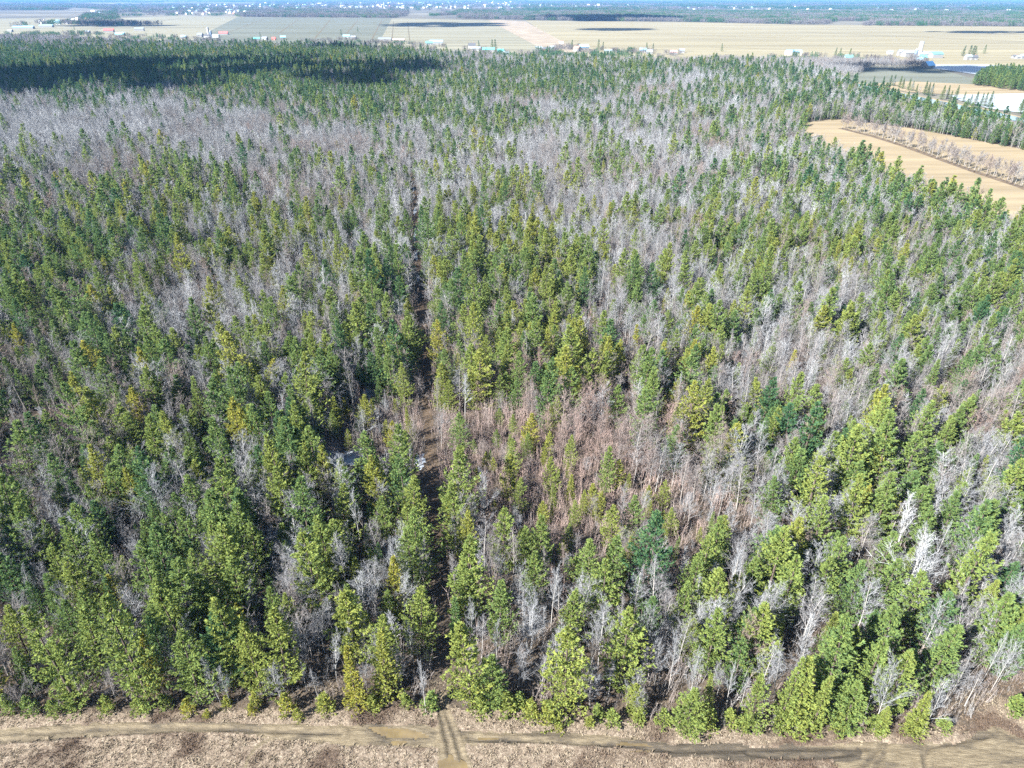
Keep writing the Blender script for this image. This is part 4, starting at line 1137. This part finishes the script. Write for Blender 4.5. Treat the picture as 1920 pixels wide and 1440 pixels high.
far_wood('farm_trees', [(960, 100), (1000, 97), (1060, 88), (1110, 93), (1300, 102), (1300, 113), (1100, 111), (960, 108)], 13, .35, .2, 'leafless and evergreen trees around the farmsteads of the middle', .5, .6)
far_wood('farm_trees', [(1300, 104), (1480, 104), (1640, 109), (1740, 112), (1735, 121), (1560, 117), (1300, 114)], 13, .25, .28, 'leafless trees between the blue barn and the silo farm', .5, .6)
far_wood('farm_trees', [(560, 79), (640, 74), (780, 83), (880, 90), (955, 100), (955, 109), (800, 96), (640, 90), (560, 88)], 14, .2, .16, 'leafless trees along the field edge behind the dark wood', .5, .55)
far_wood('farm_trees', [(0, 62), (160, 62), (330, 71), (480, 77), (480, 86), (330, 82), (160, 73), (0, 70)], 14, .3, .16, 'leafless trees behind the left part of the wood', .5, .55)
for a, b, wd in (((738, 40), (735, 72), 2.2), ((764, 40), (768, 76), 2.2), ((716, 38), (697, 74), 4), ((672, 37), (645, 68), 4), ((1040, 84), (1300, 96), 4), ((1330, 88), (1640, 98), 4), ((1100, 60), (1500, 72), 5), ((500, 34), (430, 60), 4), ((560, 36), (520, 64), 4), ((620, 36), (590, 72), 4), ((1500, 60), (1920, 78), 5), ((340, 34), (140, 60), 5)):
    p, q = np.array(ground(*a)), np.array(ground(*b))
    d_ = (q - p) / np.linalg.norm(q - p); n_ = np.array([-d_[1], d_[0]]) * wd / 2
    sheet('field_ditch', [tuple(p + n_), tuple(p - n_), tuple(q - n_), tuple(q + n_)], DITCH, -.09)

# ------------------------------------------------------------------ air
me = bpy.data.meshes.new('haze')
v, f = [], []; box(v, f, -24000, 24000, -200, 45000, -1.6, 93.0)
hm = bpy.data.materials.new('haze_air'); hm.use_nodes = True
nt = hm.node_tree
for n_ in list(nt.nodes): nt.nodes.remove(n_)
out = nt.nodes.new('ShaderNodeOutputMaterial'); pv = nt.nodes.new('ShaderNodeVolumePrincipled')
pv.inputs['Color'].default_value = (.20, .48, 1.0, 1)
pv.inputs['Density'].default_value = 3.8e-5
pv.inputs['Anisotropy'].default_value = 0.0
nt.links.new(pv.outputs[0], out.inputs['Volume'])
o = link('haze', mesh_from('haze', v, f, [hm])); o['kind'] = 'stuff'

# ------------------------------------------------------------------ clouds overhead, whose shadows lie on the far fields and the far wood
CLOUDM = plain('cloud_white', (.85, .85, .87), 1.0, noise=.02)
import bmesh
def cloud(cx0, cy0, rx, ry, alt, seed, lab):
    r = np.random.default_rng(seed)
    bm = bmesh.new()
    hx, hy = SUN_DIR.x / SUN_DIR.z * alt, SUN_DIR.y / SUN_DIR.z * alt
    for i in range(46 if rx < 400 else 30):
        a = r.uniform(0, 6.28); q = math.sqrt(r.uniform(0, 1)) * .86
        s = (1.15 - q * .75) * r.uniform(.16, .34) * min(rx, ry) * (1 if rx < 400 else .62)
        m = Matrix.Translation((q * math.cos(a) * rx, q * math.sin(a) * ry, s * .5)) @ Matrix.Diagonal((s * r.uniform(1, 1.8), s * r.uniform(.9, 1.4), s * .8, 1)) @ Matrix.Rotation(r.uniform(0, 6), 4, 'Z')
        bmesh.ops.create_icosphere(bm, subdivisions=3, radius=1.0, matrix=m)
    for v_ in bm.verts:
        w = min(rx, ry) * .05
        v_.co.x += w * math.sin(v_.co.y / w / 1.3); v_.co.y += w * math.sin(v_.co.x / w / 1.1); v_.co.z += w * .6 * math.sin(v_.co.x / w + v_.co.y / w)
    me = bpy.data.meshes.new('cloud'); bm.to_mesh(me); bm.free()
    me.polygons.foreach_set('use_smooth', np.ones(len(me.polygons), dtype=bool))
    me.materials.append(CLOUDM)
    o = link('cloud', me, None, (cx0 + hx, cy0 + hy, alt))
    tag(o, lab, 'cloud', 'small fair-weather clouds', 'stuff')
for k, (px, py, rx, ry) in enumerate([(300, 128, 460, 250), (820, 46, 230, 270), (1150, 55, 130, 110), (1850, 60, 210, 90), (1140, 36, 380, 300), (690, 82, 130, 80), (200, 48, 260, 110), (30, 140, 220, 130), (1800, 131, 190, 70)]):
    gx0, gy0 = ground(px, py, 13 if py > 70 and px < 1000 else 0)
    cloud(gx0, gy0, rx, ry, 1200, 700 + k, 'white fair-weather cloud high above the far land')
